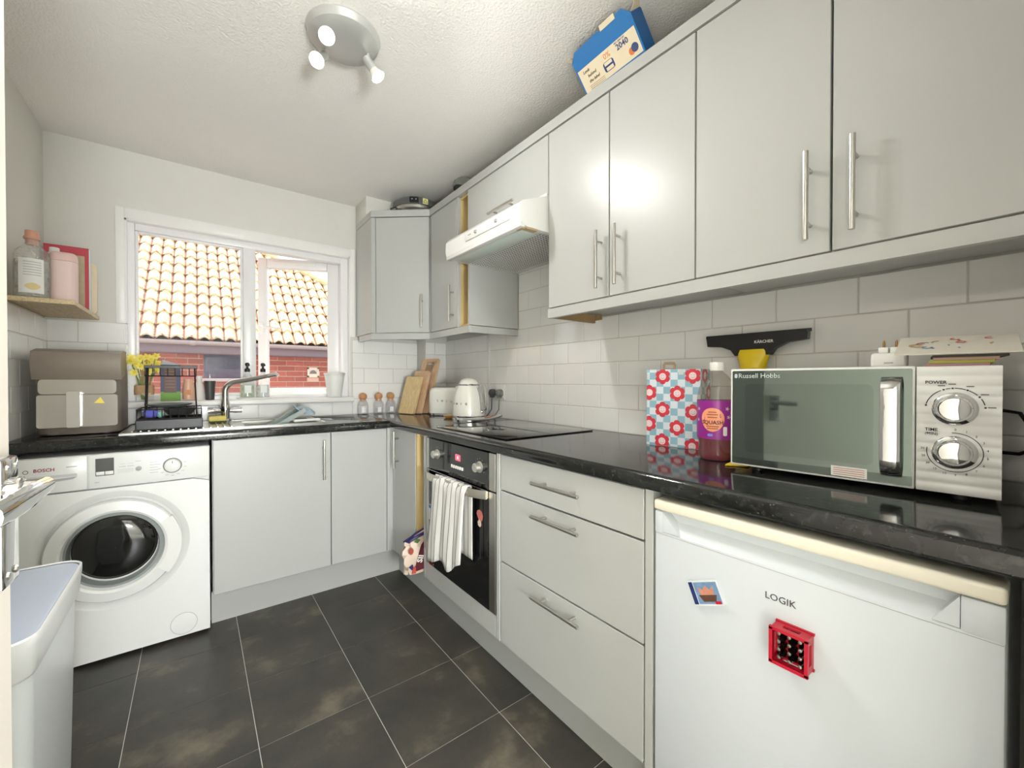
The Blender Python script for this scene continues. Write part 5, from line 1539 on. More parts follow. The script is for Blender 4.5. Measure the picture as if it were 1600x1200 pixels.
t = thing('window_vacuum', 'black and yellow handheld window vacuum standing behind the microwave', 'window vacuum', (1.478, .60, WT))
vx_ = 1.462
# blade head, yellow neck and body
pts = [(-.752, 1.288), (-.748, 1.295), (-.45, 1.295), (-.446, 1.288), (-.448, 1.268), (-.50, 1.262), (-.535, 1.245), (-.548, 1.226), (-.655, 1.226), (-.668, 1.245), (-.70, 1.258), (-.748, 1.262)]
B().prism(pts, (vx_, 0, 0), **NX, d=.024).build('blade_head', M['black'], t)
B().box(vx_ - .015, vx_ - .009, .440, .758, 1.290, 1.300, bev=.001).build('rubber_lip', M['black'], t)
yel = mat('yellow_plastic', (246, 214, 28), .35, noise=.03)
q = B(); rings = []
for z, hw, dp in ((1.245, .056, .016), (1.225, .050, .022), (1.20, .042, .026), (1.15, .034, .028), (1.02, .032, .028), (.925, .034, .028), (.912, .034, .028)):
    rings.append([(vx_ - .012 + dp * b_, .602 + hw * a, z) for a, b_ in [(math.cos(2 * PI * k / 20), math.sin(2 * PI * k / 20)) for k in range(20)]])
q.loft(rings).build('body', yel, t)
text('lettering', 'KÄRCHER', .0125, (vx_ - .0242, .566, 1.268), NX, M['whitep'], t, bold=.0002)

# ------------------------------------------------------------------ air fryer
t = thing('air_fryer', 'taupe grey air fryer with mirrored drawer front in the worktop corner', 'air fryer', (-.385, 2.66, WT))
tau = mat('taupe_plastic', (122, 112, 102), .45, noise=.05, scale=12)
ax0, ax1, ay0, ay1 = -.520, -.262, 2.505, 2.80
q = B(); rings = []
for z, s_, dy in ((0, .96, 0), (.012, 1, 0), (.20, 1, 0), (.26, .99, .01), (.31, .97, .02), (.345, .93, .03), (.352, .88, .04)):
    cx, cy = (ax0 + ax1) / 2, (ay0 + ay1) / 2 + dy * .5
    rings.append([(cx + a * s_, cy + b_ * s_, WT + .006 + z) for a, b_ in rrect(ax1 - ax0, ay1 - ay0, .05, 6)])
q.loft(rings).build('body', tau, t, ang=60)
for x in (ax0 + .05, ax1 - .05):
    for y in (ay0 + .05, ay1 - .05):
        B().lathe([(.012, WT), (.012, WT + .010)], 10, (x, y, 0)).build('foot', M['black'], t)
# overhanging sloped visor lid
vis = [(ay0 - .004, .236), (ay0 - .030, .300), (ay0 - .020, .350), (ay0 + .06, .366), (ay0 + .16, .366), (ay0 + .12, .26)]
B().loft([[(x, y, WT + z) for y, z in vis] for x in (ax0 - .004, ax1 + .004)]).build('visor', mat('taupe_visor', (134, 122, 110), .35, noise=.04), t, ang=40)
mir = mat('dark_mirror_front', (196, 190, 180), .16, .55)
B().prism(rrect(.232, .060, .014, cx=(ax0 + ax1) / 2, cy=WT + .206), (0, ay0 - .0005, 0), (1, 0, 0), (0, 0, 1), (0, -1, 0), .006).build('name_strip', mir, t)
dw = B().prism(rrect(.240, .135, .010, cx=(ax0 + ax1) / 2, cy=WT + .105), (0, ay0 + .002, 0), (1, 0, 0), (0, 0, 1), (0, -1, 0), .012).build('drawer', mir, t)
B().prism(rrect(.040, .150, .006, cx=(ax0 + ax1) / 2 - .012, cy=WT + .112), (0, ay0 - .010, 0), (1, 0, 0), (0, 0, 1), (0, -1, 0), .022).build('handle', mat('satin_handle', (214, 210, 202), .2, .8), dw)
B().prism([(-.016, -.012), (.018, -.014), (.004, .014)], ((ax0 + ax1) / 2 + .062, ay0 - .0102, WT + .148), (1, 0, 0), (0, 0, 1), (0, -1, 0), .0006).build('hazard_sticker', mat('yellow_sticker', (240, 220, 90), .5), dw)

# ------------------------------------------------------------------ corner shelf and what stands on it
SH = 1.448
o = B().box(XL + .001, -.384, 2.40, YB - .001, SH, SH + .018, bev=.0012, seg=1).build('wall_shelf', M['oak'])
tag(o, 'pale oak shelf board fixed in the corner left of the window', 'shelf')
SH += .018
def cork_bottle(label, x, y, r_, h, capm):
    t = thing('glass_bottle', label, 'bottle', (x, y, SH))
    B().lathe([(r_ * .93, SH), (r_, SH + .006), (r_, SH + h * .68), (r_ * .86, SH + h * .76), (r_ * .42, SH + h * .86), (r_ * .36, SH + h * .90), (r_ * .38, SH + h * .95)], 28, (x, y, 0), caps=False).build('bottle_body', glass_mat('bottle_glass_%d' % int(h * 1000), (246, 246, 242), .35, .22), t)
    B().lathe([(.0005, SH + .004), (r_ * .92, SH + .005), (r_ * .94, SH + h * .60), (.0005, SH + h * .60)], 28, (x, y, 0)).build('liquid', glass_mat('pale_liquid_%d' % int(h * 1000), (236, 234, 222), .1, .35, .1), t)
    B().lathe([(r_ * .34, SH + h * .86), (r_ * .34, SH + h * .945), (r_ * .47, SH + h * .95), (r_ * .47, SH + h * .985), (r_ * .40, SH + h * .99), (r_ * .38, SH + h * 1.085), (.0005, SH + h * 1.09)], 24, (x, y, 0)).build('stopper', capm, t)
    return t
t = cork_bottle('clear liqueur-style bottle with pink wooden stopper and white label on the shelf', -.508, 2.452, .050, .245, mat('pink_wood', (214, 160, 136), .5, noise=.06))
q = B(); rings = []
for k in range(10):
    a = math.atan2(-2.452, .508) + R(-45 + 9 * k)
    rings.append([(-.508 + .0508 * math.cos(a), 2.452 + .0508 * math.sin(a), SH + z) for z in (.016, .150)])
q.loft(rings, closed=False).build('label', M['whitep'], t)
q = B()
for k in range(6):
    rings = []
    for i in range(6):
        a = math.atan2(-2.452, .508) + R(-28 + 11 * i)
        rings.append([(-.508 + .0512 * math.cos(a), 2.452 + .0512 * math.sin(a), SH + .085 + .010 * k + z) for z in (0, .0022)])
    q.loft(rings, closed=False)
q.build('printed_lines', M['lgrey'], t)
q = B(); rings = []
for i in range(7):
    a = math.atan2(-2.452, .508) + R(-24 + 8 * i)
    hh = .014 * math.sin(PI * (i + .5) / 7)
    rings.append([(-.508 + .0512 * math.cos(a), 2.452 + .0512 * math.sin(a), SH + .042 + z) for z in (-hh, hh)])
q.loft(rings, closed=False).build('gold_oval', mat('gold_print', (226, 206, 150), .5), t)
t = cork_bottle('smaller clear bottle with white stopper behind the first on the shelf', -.475, 2.60, .040, .225, M['whitep'])
t = thing('canister', 'tall pink matt canister at the end of the shelf', 'canister', (-.425, 2.50, SH))
pk = mat('pink_matt', (232, 206, 198), .55, noise=.02)
B().loft([[(-.428 + a * s_, 2.492 + b_ * s_, SH + z) for a, b_ in rrect(.078, .078, .026, 6)] for z, s_ in ((0, .97), (.004, 1), (.165, 1))]).build('canister_body', pk, t, ang=60)
B().loft([[(-.428 + a * s_, 2.492 + b_ * s_, SH + z) for a, b_ in rrect(.078, .078, .026, 6)] for z, s_ in ((.1665, 1), (.184, 1), (.196, .95), (.201, .85))]).build('lid', mat('pink_lid', (226, 194, 184), .5), t, ang=60)
t = thing('cookbook', 'red-bordered hardback book standing behind the canister on the shelf', 'book', (-.48, 2.88, SH))
B().box(-.560, -.410, 2.870, 2.890, SH, SH + .320, bev=.001, seg=1).build('cover', mat('red_cover', (196, 70, 84), .45, noise=.03), t)
B().box(-.548, -.424, 2.8685, 2.870, SH + .02, SH + .280).build('cover_photo', mat('cover_photo', (186, 168, 140), .5, noise=.35, scale=22), t)
B().box(-.4105, -.4045, 2.872, 2.888, SH + .003, SH + .316).build('page_edge', mat('pages', (220, 230, 226), .8), t)
t = thing('serving_board', 'small cream rounded board leaning at the back of the shelf', 'board', (-.40, 2.905, SH))
B().prism(rrect(.12, .262, .03, 6, cx=-.446, cy=SH + .131), (0, 2.918, 0), (1, 0, 0), (0, 0, 1), (0, -1, 0), .014).build('board_body', mat('cream_board', (236, 220, 190), .5, noise=.04), t)

# ------------------------------------------------------------------ on top of the wall cabinets
TZ = CZ1
t = thing('electric_grill', 'round grey electric grill with warning sticker on top of the corner wall cabinet', 'grill', (1.18, 2.56, TZ))
gm = mat('graphite_plastic', (92, 94, 90), .4, noise=.06)
gx, gy = 1.165, 2.56
B().lathe([(.135, TZ + .0), (.150, TZ + .014), (.152, TZ + .030), (.146, TZ + .034)], 40, (gx, gy, 0)).build('lower_shell', M['steel'], t)
B().lathe([(.152, TZ + .034), (.155, TZ + .050), (.150, TZ + .070), (.135, TZ + .084), (.09, TZ + .092), (.0005, TZ + .094)], 40, (gx, gy, 0)).build('upper_shell', gm, t)
ga = math.atan2(-gy, -gx)
def gpos(a, r_, z): return Vector((gx + r_ * math.cos(a), gy + r_ * math.sin(a), TZ + z))
gf = lambda a: dict(ux=(-math.sin(a), math.cos(a), 0), uy=(0, 0, 1), n=(math.cos(a), math.sin(a), 0))
B().prism(rrect(.055, .034, .004), gpos(ga + R(-6), .148, .056), **gf(ga + R(-6)), d=.012).build('control_box', M['black'], t)
for s_ in (-.012, .012):
    a = ga + R(-6)
    B().prism([(s_ + .003 * math.cos(k), .003 * math.sin(k)) for k in (0, 1, 2, 3, 4, 5)], gpos(a, .160, .058), **gf(a), d=.001).build('indicator', M['whitep'], t)
a = ga + R(20)
B().prism(rrect(.034, .034, .002), gpos(a, .1525, .055), **gf(a), d=.003).build('warning_sticker', mat('pale_yellow_sticker', (226, 218, 150), .5), t)
q = B()
for p, r_ in (((0, .012), (-.013, -.010)), ((-.013, -.010), (.013, -.010)), ((.013, -.010), (0, .012))):
    f_ = gf(a); o_ = gpos(a, .1557, .055)
    pa = o_ + Vector(f_['ux']) * p[0] + Vector(f_['uy']) * p[1]; pb = o_ + Vector(f_['ux']) * r_[0] + Vector(f_['uy']) * r_[1]
    q.tube([pa, pb], .0012, 5)
q.build('warning_triangle', M['ink'], t)
B().tube([gpos(ga + R(-58), .150, .02), gpos(ga + R(-62), .170, .012), gpos(ga + R(-64), .180, .008)], [.010, .012, .008], 8).build('handle_stub', M['black'], t)
o = B().lathe([(.06, 0), (.11, .006), (.135, .030), (.138, .040), (.133, .040), (.105, .012), (.0005, .008)], 36, (0, 0, 0)).build('pan_lid', mat('green_grey_steel', (150, 156, 148), .25, .7))
o.location = (1.345, 2.195, TZ + .055); o.rotation_euler = (R(10), R(24), 0)
tag(o, 'shallow grey-green round pan lid propped on the cabinets beside the grill', 'lid')

# blue carton tipped over the cabinet front
t = thing('open_carton', 'opened blue carton with cream printed panel on top of the wall cabinets', 'box', (1.18, .95, TZ), world=True)
bl = mat('blue_carton', (36, 118, 186), .45, noise=.04); bld = mat('navy_blue_carton', (28, 92, 156), .45, noise=.04)
crm = mat('cream_carton', (236, 222, 192), .6, noise=.03)
c0 = Vector((1.176, 1.078, TZ + .002)); c1 = Vector((1.166, .815, TZ + .002))
cu = (c1 - c0).normalized()
cup = Vector((-.095, 0, .108)); ch = cup.length; cup = (cup - cu * cup.dot(cu)).normalized()
cn = cu.cross(cup); cn = cn if cn.x < 0 else -cn      # outwards, to the room and down
CW, CD = (c1 - c0).length, .065
Q = lambda a, h, d: c0 + cu * a + cup * h - cn * d
q = B()
q.loft([[Q(0, h, 0), Q(CW, h, 0), Q(CW, h, .0015), Q(0, h, .0015)] for h in (0, ch * .80)])
q.loft([[Q(0, h, CD), Q(CW, h, CD), Q(CW, h, CD - .0015), Q(0, h, CD - .0015)] for h in (0, ch * .80)])
q.loft([[Q(0, 0, d), Q(CW, 0, d), Q(CW, .0015, d), Q(0, .0015, d)] for d in (.0015, CD - .0015)])
q.build('carton_body', bl, t, smooth=False)
for a0, a1 in ((0, .0015), (CW - .0015, CW)):
    B().loft([[Q(a0, h, .0015), Q(a1, h, .0015), Q(a1, h, CD - .0015), Q(a0, h, CD - .0015)] for h in (.0015, ch * .80)]).build('carton_side', bld, t, smooth=False)
fl = ch * .80
q = B()
q.prism([(0, fl), (CW, fl), (CW * .90, fl + .026), (CW * .82, fl + .026), (CW * .80, fl + .020), (CW * .55, fl + .020), (CW * .50, fl + .024), (CW * .10, fl + .022)], c0, cu, cup, -cn, .0012)
q.build('front_flap', bl, t, smooth=False)
B().prism([(CW * .56, fl + .016), (CW * .80, fl + .016), (CW * .80, fl + .032), (CW * .57, fl + .032)], c0 + cn * .0006, cu, cup, cn, .001).build('torn_tab', crm, t, smooth=False)
for s_, a in ((-1, 0.0), (1, CW)):
    B().loft([[Q(a, fl, .002), Q(a, fl, CD - .004), Q(a + s_ * .022, fl + .022, CD - .012), Q(a + s_ * .022, fl + .020, .006)], [Q(a + s_ * .001, fl, .002), Q(a + s_ * .001, fl, CD - .004), Q(a + s_ * .023, fl + .021, CD - .012), Q(a + s_ * .023, fl + .019, .006)]]).build('side_flap', crm, t, smooth=False)
B().loft([[Q(.004, fl, CD), Q(CW - .004, fl, CD), Q(CW - .02, fl + .020, CD - .010), Q(.02, fl + .020, CD - .010)], [Q(.004, fl, CD - .001), Q(CW - .004, fl, CD - .001), Q(CW - .02, fl + .020, CD - .011), Q(.02, fl + .020, CD - .011)]]).build('back_flap', crm, t, smooth=False)
CF = dict(ux=tuple(cu), uy=tuple(cup), n=tuple(cn))
pn = B().prism([(.006, .004), (CW - .006, .004), (CW - .006, ch * .56), (.006, ch * .56)], c0, cu, cup, cn, .0006).build('printed_panel', crm, t, smooth=False)
ft = lambda a, h: c0 + cu * a + cup * h + cn * .0007
nav = mat('navy_print', (50, 70, 120), .6); org = mat('orange_print', (232, 140, 60), .6)
text('lettering', '0%', .024, ft(.135, ch * .44), CF, org, pn)
text('lettering', '2040', .024, ft(.200, ch * .42), CF, nav, pn, bold=.0004)
text('lettering', 'NET ZERO BY', .007, ft(.195, ch * .52), CF, nav, pn)
text('lettering', 'Look', .014, ft(.040, ch * .46), CF, M['ink'], pn, shear=.25)
text('lettering', 'behind', .014, ft(.058, ch * .34), CF, M['ink'], pn, shear=.25)
text('lettering', 'the label', .014, ft(.060, ch * .22), CF, M['ink'], pn, shear=.25)
B().prism(rrect(.044, .030, .008, cx=.130, cy=ch * .24), c0 + cn * .0006, cu, cup, cn, .0004).build('speech_badge', nav, pn)
B().prism([(.114, ch * .265), (.146, ch * .265), (.146, ch * .335), (.114, ch * .335)], c0 + cn * .001, cu, cup, cn, .0003).build('badge_print', crm, pn)
B().prism([(.116, ch * .15), (.146, ch * .15), (.146, ch * .225), (.116, ch * .225)], c0 + cn * .001, cu, cup, cn, .0003).build('badge_print', crm, pn)
for k, (cc, a, h, r_) in enumerate((((226, 130, 70), .222, .17, .011), ((60, 76, 120), .236, .20, .013))):
    B().prism([(a + r_ * math.cos(2 * PI * i / 20), ch * h + r_ * math.sin(2 * PI * i / 20)) for i in range(20)], c0 + cn * (.0006 + .0002 * k), cu, cup, cn, .0004).build('printed_dot', mat('dot_print%d' % k, cc, .6), pn)
q = B()
for k in range(3):
    q.prism([(.03, ch * (.05 + .035 * k)), (.10, ch * (.05 + .035 * k)), (.10, ch * (.06 + .035 * k)), (.03, ch * (.06 + .035 * k))], c0 + cn * .0006, cu, cup, cn, .0003)
q.build('printed_lines', mat('grey_line_print', (150, 130, 110), .6), pn)

# ------------------------------------------------------------------ ceiling spotlight
t = thing('ceiling_spotlight', 'round brushed steel ceiling light with three lit spot heads', 'ceiling light', (.415, 1.50, ZC))
lx, ly = .415, 1.50
bs = mat('satin_nickel', (196, 196, 192), .4, .45)
B().lathe([(.118, ZC), (.120, ZC - .006), (.112, ZC - .026), (.096, ZC - .036), (.05, ZC - .042), (.0005, ZC - .043)], 48, (lx, ly, 0)).build('base_plate', bs, t)
bulb = mat('lit_bulb', (255, 250, 240), .3, emit=22.0)
bulbg = mat('bulb_glass', (244, 240, 226), .25)
for a_deg, d0 in ((205, (-.06, -.82, -.56)), (132, (-.45, -.50, -.72)), (352, (.46, -.30, -.83))):
    a = R(a_deg); dv = Vector(d0).normalized()
    p0 = Vector((lx + .080 * math.cos(a), ly + .080 * math.sin(a), ZC - .034))
    p1 = p0 + Vector((0, 0, -.030))
    h = B().tube([p0, p1], .006, 10).build('spot_arm', bs, t)
    s0 = p1 - dv * .012; s1 = p1 + dv * .036
    B().tube([s0, s1], .0155, 18).build('lamp_holder', bs, h)
    B().tube([s1, s1 + dv * .006, s1 + dv * .022, s1 + dv * .026], [.0155, .0165, .0245, .025], 22).build('bulb', bulbg, h)
    B().tube([s1 + dv * .0262, s1 + dv * .0282], [.023, .022], 22).build('bulb_face', bulb, h)
    ld = bpy.data.lights.new('spot_lamp', 'SPOT'); ld.energy = LAMP_W * 4; ld.spot_size = R(172); ld.spot_blend = .7; ld.shadow_soft_size = .025; ld.color = (1, .985, .965)
    lo = bpy.data.objects.new('spot_lamp', ld); col.objects.link(lo)
    lo.location = s1 + dv * .032
    lo.rotation_euler = dv.to_track_quat('-Z', 'Y').to_euler()
    lo.parent = h

# added fill light behind the camera, modelled as a paper lantern on a pole
HL = Vector((.12, -1.35, .97))
t = thing('added_fill_lamp', 'added fill light shaped as a paper lantern, unseen in the hall behind the camera', 'fill light', (HL.x, HL.y, 0))
B().lathe([(.13, 0), (.13, .012), (.02, .022)], 28, (HL.x, HL.y, 0)).build('base', M['whitep'], t)
B().tube([(HL.x, HL.y, .02), (HL.x, HL.y, HL.z - .225)], .010, 12).build('pole', M['whitep'], t)
lan = glass_mat('white_paper', (255, 255, 255), 0.0, 0.02)
B().lathe([(.06, HL.z + .2154)] + [(.2236 * math.sin(R(k)), HL.z + .2236 * math.cos(R(k))) for k in range(20, 170, 10)] + [(.04, HL.z - .22)], 28, (HL.x, HL.y, 0), caps=False).build('lamp_shade', lan, t)
ld = bpy.data.lights.new('added_fill_lamp', 'POINT'); ld.energy = FILL_W; ld.shadow_soft_size = .20; ld.color = (.93, .97, 1)
lo = bpy.data.objects.new('added_fill_light', ld); col.objects.link(lo); lo.location = HL; lo.parent = t
lo.matrix_parent_inverse = t.matrix_basis.inverted()

# ------------------------------------------------------------------ open kitchen door with lever handle
dh = Vector((-.190, -.010)); df_ = Vector((-.161, .690))
dv = (df_ - dh); DL = dv.length
door = bpy.data.objects.new('door_1', None); col.objects.link(door); door['kind'] = 'structure'
door['label'] = 'cream painted kitchen door standing open at the left edge'
door.location = (dh.x, dh.y, 0); door.rotation_euler = (0, 0, math.atan2(dv.y, dv.x))
# local: x along the door from the hinge, y- faces the room
B().box(0, DL, 0, .036, .008, 2.0, bev=.002, seg=1).build('door_leaf', mat('cream_door_paint', (232, 224, 214), .45, noise=.02), door)
hs = bpy.data.objects.new('lever_handle', None); col.objects.link(hs); hs.parent = door
hs.location = (DL - .048, 0, 1.004)
B().box(-.021, .021, -.014, 0, -.066, .063, bev=.003).build('back_plate', M['chrome'], hs)
B().tube([(0, -.014, .030), (0, -.022, .030), (0, -.024, .030)], [.0125, .0125, .009], 16).build('rose', M['chrome'], hs)
B().tube([(0, -.018, .030), (0, -.037, .030)], .0085, 14).build('stem', M['chrome'], hs)
q = B(); rings = []
for i in range(9):
    u = i / 8
    x = .010 - .108 * u
    w = .0085 + .0035 * math.sin(PI * u * .8)
    rings.append([(x, -.036 - .007 * math.cos(2 * PI * k / 12) + .006 * u * u, .030 - .006 * u + w * math.sin(2 * PI * k / 12)) for k in range(12)])
q.loft(rings).build('lever', M['chrome'], hs)
for z in (.052, -.054):
    for x in (-.010, .010):
        B().lathe([(.004, .014), (.003, .0155), (.0005, .0155)], 8, (x, 0, z), 'Y').build('screw', M['steel'], hs)

# ------------------------------------------------------------------ waste bin
t = thing('waste_bin', 'tall white plastic bin with pale blue-grey lid in front of the washing machine', 'bin', (-.405, 1.41, 0))
bcx, bcy, bw_, bd_ = -.404, 1.408, .315, .47
def bring(s_, z, dx=0.0, r_=.045):
    return [(bcx + a, bcy + b_, z) for a, b_ in rrect(bw_ * s_ + dx, bd_ * s_ + dx, r_, 6)]
B().loft([bring(.84, 0), bring(.86, .01), bring(.93, .585)]).build('bin_body', mat('translucent_white_plastic', (232, 236, 236), .3), t, ang=50)
B().loft([bring(.94, .565), bring(.97, .575), bring(1.0, .632), bring(1.0, .648), bring(.985, .651), bring(.97, .648)], caps=False).build('rim', mat('white_bin_rim', (240, 241, 240), .3), t, ang=50)
B().loft([bring(.955, .640), bring(.965, .6465), bring(.94, .6485)]).build('lid', mat('pale_blue_lid', (196, 206, 224), .25), t, ang=50)

# ------------------------------------------------------------------ neighbour's house seen through the window
NYW = 6.75
nb = thing('neighbour_house', 'red brick house with lichened clay tile roof across from the window', 'house', (1.0, NYW + 1, -.6))
EY, EZ, PT = 6.45, 1.66, R(39.2)
B().box(-4.5, 5.0, NYW + .004, NYW + .25, -.6, 1.60).build('wall_core', M['mortar'], nb, smooth=False)
# bricks in the strip of wall that shows
bl_, bh_ = .225, .075
proto = {}
def brick(x0, x1, z0):
    w = round(x1 - x0 - .010, 3)
    if w < .02: return
    if w not in proto:
        proto[w] = B().box(-w / 2, w / 2, -.006, .02, 0, .063, bev=.003, seg=1).mesh('brick', M['brick'])
    o = link('brick', proto[w], nb); o.matrix_parent_inverse = nb.matrix_basis.inverted()
    o.location = ((x0 + x1) / 2, NYW, z0)
NWX0, NWX1, NWZ0, NWZ1 = .09, .60, 1.17, 1.48
VX0, VX1, VZ0, VZ1 = 1.325, 1.480, 1.19, 1.33
nbk = 0
for k in range(10):
    z0 = .755 + bh_ * k
    x = -1.2 + (bl_ / 2 if k % 2 else 0)
    while x < 2.4:
        x0, x1 = x, x + bl_
        blocked = False
        for a0, a1, b0, b1 in ((NWX0, NWX1, NWZ0, NWZ1), (VX0, VX1, VZ0, VZ1)):
            if z0 + bh_ > b0 + .01 and z0 < b1 - .01:
                if x0 >= a0 - .01 and x1 <= a1 + .01: blocked = True
                elif x0 < a0 < x1 and x1 - a0 < bl_: 
                    if x1 <= a1: x1 = a0
                    else: brick(a1, x1, z0); x1 = a0
                elif x0 < a1 < x1: x0 = a1
        if not blocked: brick(x0, x1, z0); nbk += 1
        x += bl_
w_ = B().box(NWX0, NWX1, NWY if False else NYW - .012, NYW + .004, NWZ0, NWZ1, bev=.003).build('window', mat('dark_blue_grey_panel', (74, 70, 92), .35, noise=.08), nb)
B().box(NWX0 + .02, NWX1 - .02, NYW - .016, NYW - .012, NWZ0 + .12, NWZ1 - .03).build('pane', mat('dark_pane', (58, 58, 80), .08), w_)
B().box(NWX0 - .02, NWX1 + .02, NYW - .05, NYW - .0, NWZ0 - .04, NWZ0, bev=.004).build('sill', mat('pale_stone', (196, 180, 178), .7), w_)
v_ = B()
v_.box(VX0, VX1, NYW - .02, NYW, VZ0, VZ0 + .02).box(VX0, VX1, NYW - .02, NYW, VZ1 - .02, VZ1).box(VX0, VX0 + .02, NYW - .02, NYW, VZ0, VZ1).box(VX1 - .02, VX1, NYW - .02, NYW, VZ0, VZ1).box(VX0 + .02, VX1 - .02, NYW - .008, NYW, VZ0 + .02, VZ1 - .02)
v_ = v_.build('wall_vent', mat('cream_vent', (232, 218, 200), .6), nb)
B().prism([(.045 * math.cos(R(a)), .055 * math.sin(R(a))) for a in range(0, 181, 15)], ((VX0 + VX1) / 2, NYW - .009, VZ0 + .05), (1, 0, 0), (0, 0, 1), (0, -1, 0), .012).build('vent_hood', mat('vent_hood_grey', (110, 112, 108), .6), v_)  # half-round hood in plain mid grey
B().box(-3.0, 3.7, NYW - .26, NYW - .24, 1.485, 1.62, bev=.003).build('fascia', M['fascia'], nb)
B().box(-3.0, 3.7, NYW - .24, NYW + .01, 1.478, 1.490).build('soffit', M['fascia'], nb)
# half-round gutter and one bracket
q = B(); rings = []
for x in (-3.0, 3.7):
    o_ = [(x, EY - .01 + .055 * math.cos(R(a)), 1.628 + .050 * math.sin(R(a))) for a in range(180, 361, 18)]
    i_ = [(x, EY - .01 + .050 * math.cos(R(a)), 1.628 + .045 * math.sin(R(a))) for a in range(360, 179, -18)]
    rings.append(o_ + i_)
q.loft(rings).build('gutter', M['gutter'], nb)
for x in (-.02, 2.1):
    rings = []
    for xx in (x - .03, x + .03):
        rings.append([(xx, EY - .01 + .062 * math.cos(R(a)), 1.628 + .058 * math.sin(R(a))) for a in range(180, 361, 18)] + [(xx, EY - .01 + .056 * math.cos(R(a)), 1.628 + .052 * math.sin(R(a))) for a in range(360, 179, -18)])
    B().loft(rings).build('gutter_bracket', mat('bracket_grey', (176, 164, 164), .5), nb)
# roof deck and pantiles
RW, RG = .1355, .270
def rp(x, s_, h=0.0):
    return Vector((x, EY + s_ * math.cos(PT) - h * math.sin(PT), EZ + s_ * math.sin(PT) + h * math.cos(PT)))
def hip_x(s_):            # roof ends at a hip on the right
    return 1.64 + (8.06 - (EY + s_ * math.cos(PT))) / .78
S1 = 4.3
B().loft([[rp(-3.0, .0, -.03), rp(hip_x(0), .0, -.03), rp(hip_x(S1), S1, -.03), rp(-3.0, S1, -.03)], [rp(-3.0, .0, -.06), rp(hip_x(0), .0, -.06), rp(hip_x(S1), S1, -.06), rp(-3.0, S1, -.06)]]).build('roof_deck', mat('dark_felt', (60, 44, 40), .9), nb, smooth=False)
def tile_shape():
    q = B(); n_ = 8
    def prof(h):
        out = []
        for i in range(n_ + 1):
            u = i / n_
            x = -RW / 2 - .008 + (RW + .016) * u
            z = .026 * math.sin(2 * PI * (u - .12))
            out.append((x, z + h))
        return out
    top0 = prof(.036); top1 = prof(.004)
    q.loft([[(x, -.02, z) for x, z in top0] + [(x, -.02, z - .024) for x, z in top0[::-1]], [(x, RG + .03, z) for x, z in top1] + [(x, RG + .03, z - .012) for x, z in top1[::-1]]])
    return q
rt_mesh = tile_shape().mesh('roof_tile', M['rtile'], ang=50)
cells = []
for r_ in range(16):
    for c_ in range(-22, 27):
        x = -.02 + RW * c_
        s_ = RG * r_
        if x - .06 > hip_x(s_ + RG * .5): continue
        cells.append((abs(x - (.55 + .05 * r_)) + .12 * max(0, r_ - 11) * 3, x, s_))
def in_view(x, s_):
    y = EY + s_ * math.cos(PT)
    return (-.092 * y - .1 < x < .262 * y + .1) and s_ < RG * 11.5
seen = [c for c in cells if in_view(c[1], c[2])]
seen.sort(key=lambda c: c[2])
near = seen[:300]
rest = [c for c in cells if c not in near]
rq = Matrix.Rotation(PT, 4, 'X')
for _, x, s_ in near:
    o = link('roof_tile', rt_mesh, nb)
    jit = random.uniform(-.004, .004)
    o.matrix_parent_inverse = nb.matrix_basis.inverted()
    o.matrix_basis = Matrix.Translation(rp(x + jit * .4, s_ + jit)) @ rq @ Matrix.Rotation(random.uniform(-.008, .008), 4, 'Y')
far = B()
tv = [v.co.copy() for v in rt_mesh.vertices]; tf = [tuple(p.vertices) for p in rt_mesh.polygons]
fv, ff = [], []
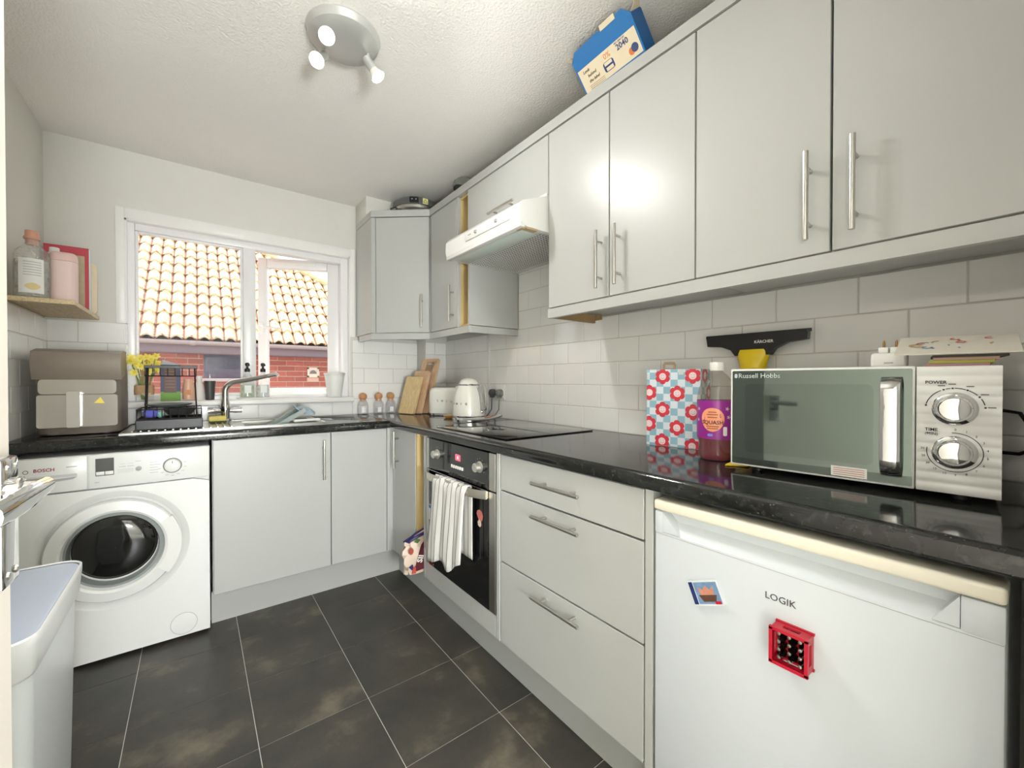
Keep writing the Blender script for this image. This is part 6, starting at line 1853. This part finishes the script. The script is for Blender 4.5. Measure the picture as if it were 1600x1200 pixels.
for _, x, s_ in rest:
    mm_ = Matrix.Translation(rp(x, s_)) @ rq; k0 = len(fv)
    fv += [mm_ @ v for v in tv]; ff += [tuple(i + k0 for i in f) for f in tf]
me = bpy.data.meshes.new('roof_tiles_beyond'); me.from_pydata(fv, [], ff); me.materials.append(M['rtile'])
for p in me.polygons: p.use_smooth = True
try: me.set_sharp_from_angle(angle=R(50))
except Exception: pass
o = link('roof_tiles_beyond', me, nb); o['kind'] = 'stuff'
# hip capping
for k in range(16):
    s0, s1 = k * .30, k * .30 + .32
    if s1 > S1: break
    a_, b_ = rp(hip_x(s0), s0, .03), rp(hip_x(s1), s1, .03)
    B().tube([a_, b_], [.065, .055], 10).build('hip_tile', M['hip'], nb)
# the far slope of the hip
pz = rp(hip_x(0), 0, -.03); pt_ = rp(hip_x(S1), S1, -.03)
B().loft([[pz, pt_, (pt_.x, pt_.y + 3, pt_.z), (pz.x, pz.y + 5, pz.z)], [pz + Vector((0, 0, -.03)), pt_ + Vector((0, 0, -.03)), (pt_.x, pt_.y + 3, pt_.z - .03), (pz.x, pz.y + 5, pz.z - .03)]]).build('side_slope', M['hip'], nb, smooth=False)
# ground between the houses, and our own outside leaf with its brick lintel
g = struct('ground', B().box(-8, 9, YB + .17, 14, -.7, -.6), mat('paving_grey', (150, 146, 140), .9, noise=.1, scale=3))
g['kind'] = 'structure'
q = B()
q.box(XL - .12, OX0 + .01, YB + .16, YB + .24, -.6, ZC + .12).box(OX1 - .01, XR + .12, YB + .16, YB + .24, -.6, ZC + .12)
q.box(OX0 + .01, OX1 - .01, YB + .16, YB + .24, -.6, OZ0 - .01).box(OX0 + .01, OX1 - .01, YB + .16, YB + .24, OZ1 - .002, ZC + .12)
q.box(XL - .5, XR + .5, YB + .24, YB + .62, ZC + .10, ZC + .14).box(XL - .5, XR + .5, YB + .60, YB + .62, ZC + .08, ZC + .26)  # unseen eave added to keep the sun off the window
struct('wall_outside', q, mat('own_brick', (190, 130, 104), .9, noise=.15, scale=20))

# ------------------------------------------------------------------ tidy
for o in bpy.data.objects:
    if '_w' in o.keys(): del o['_w']
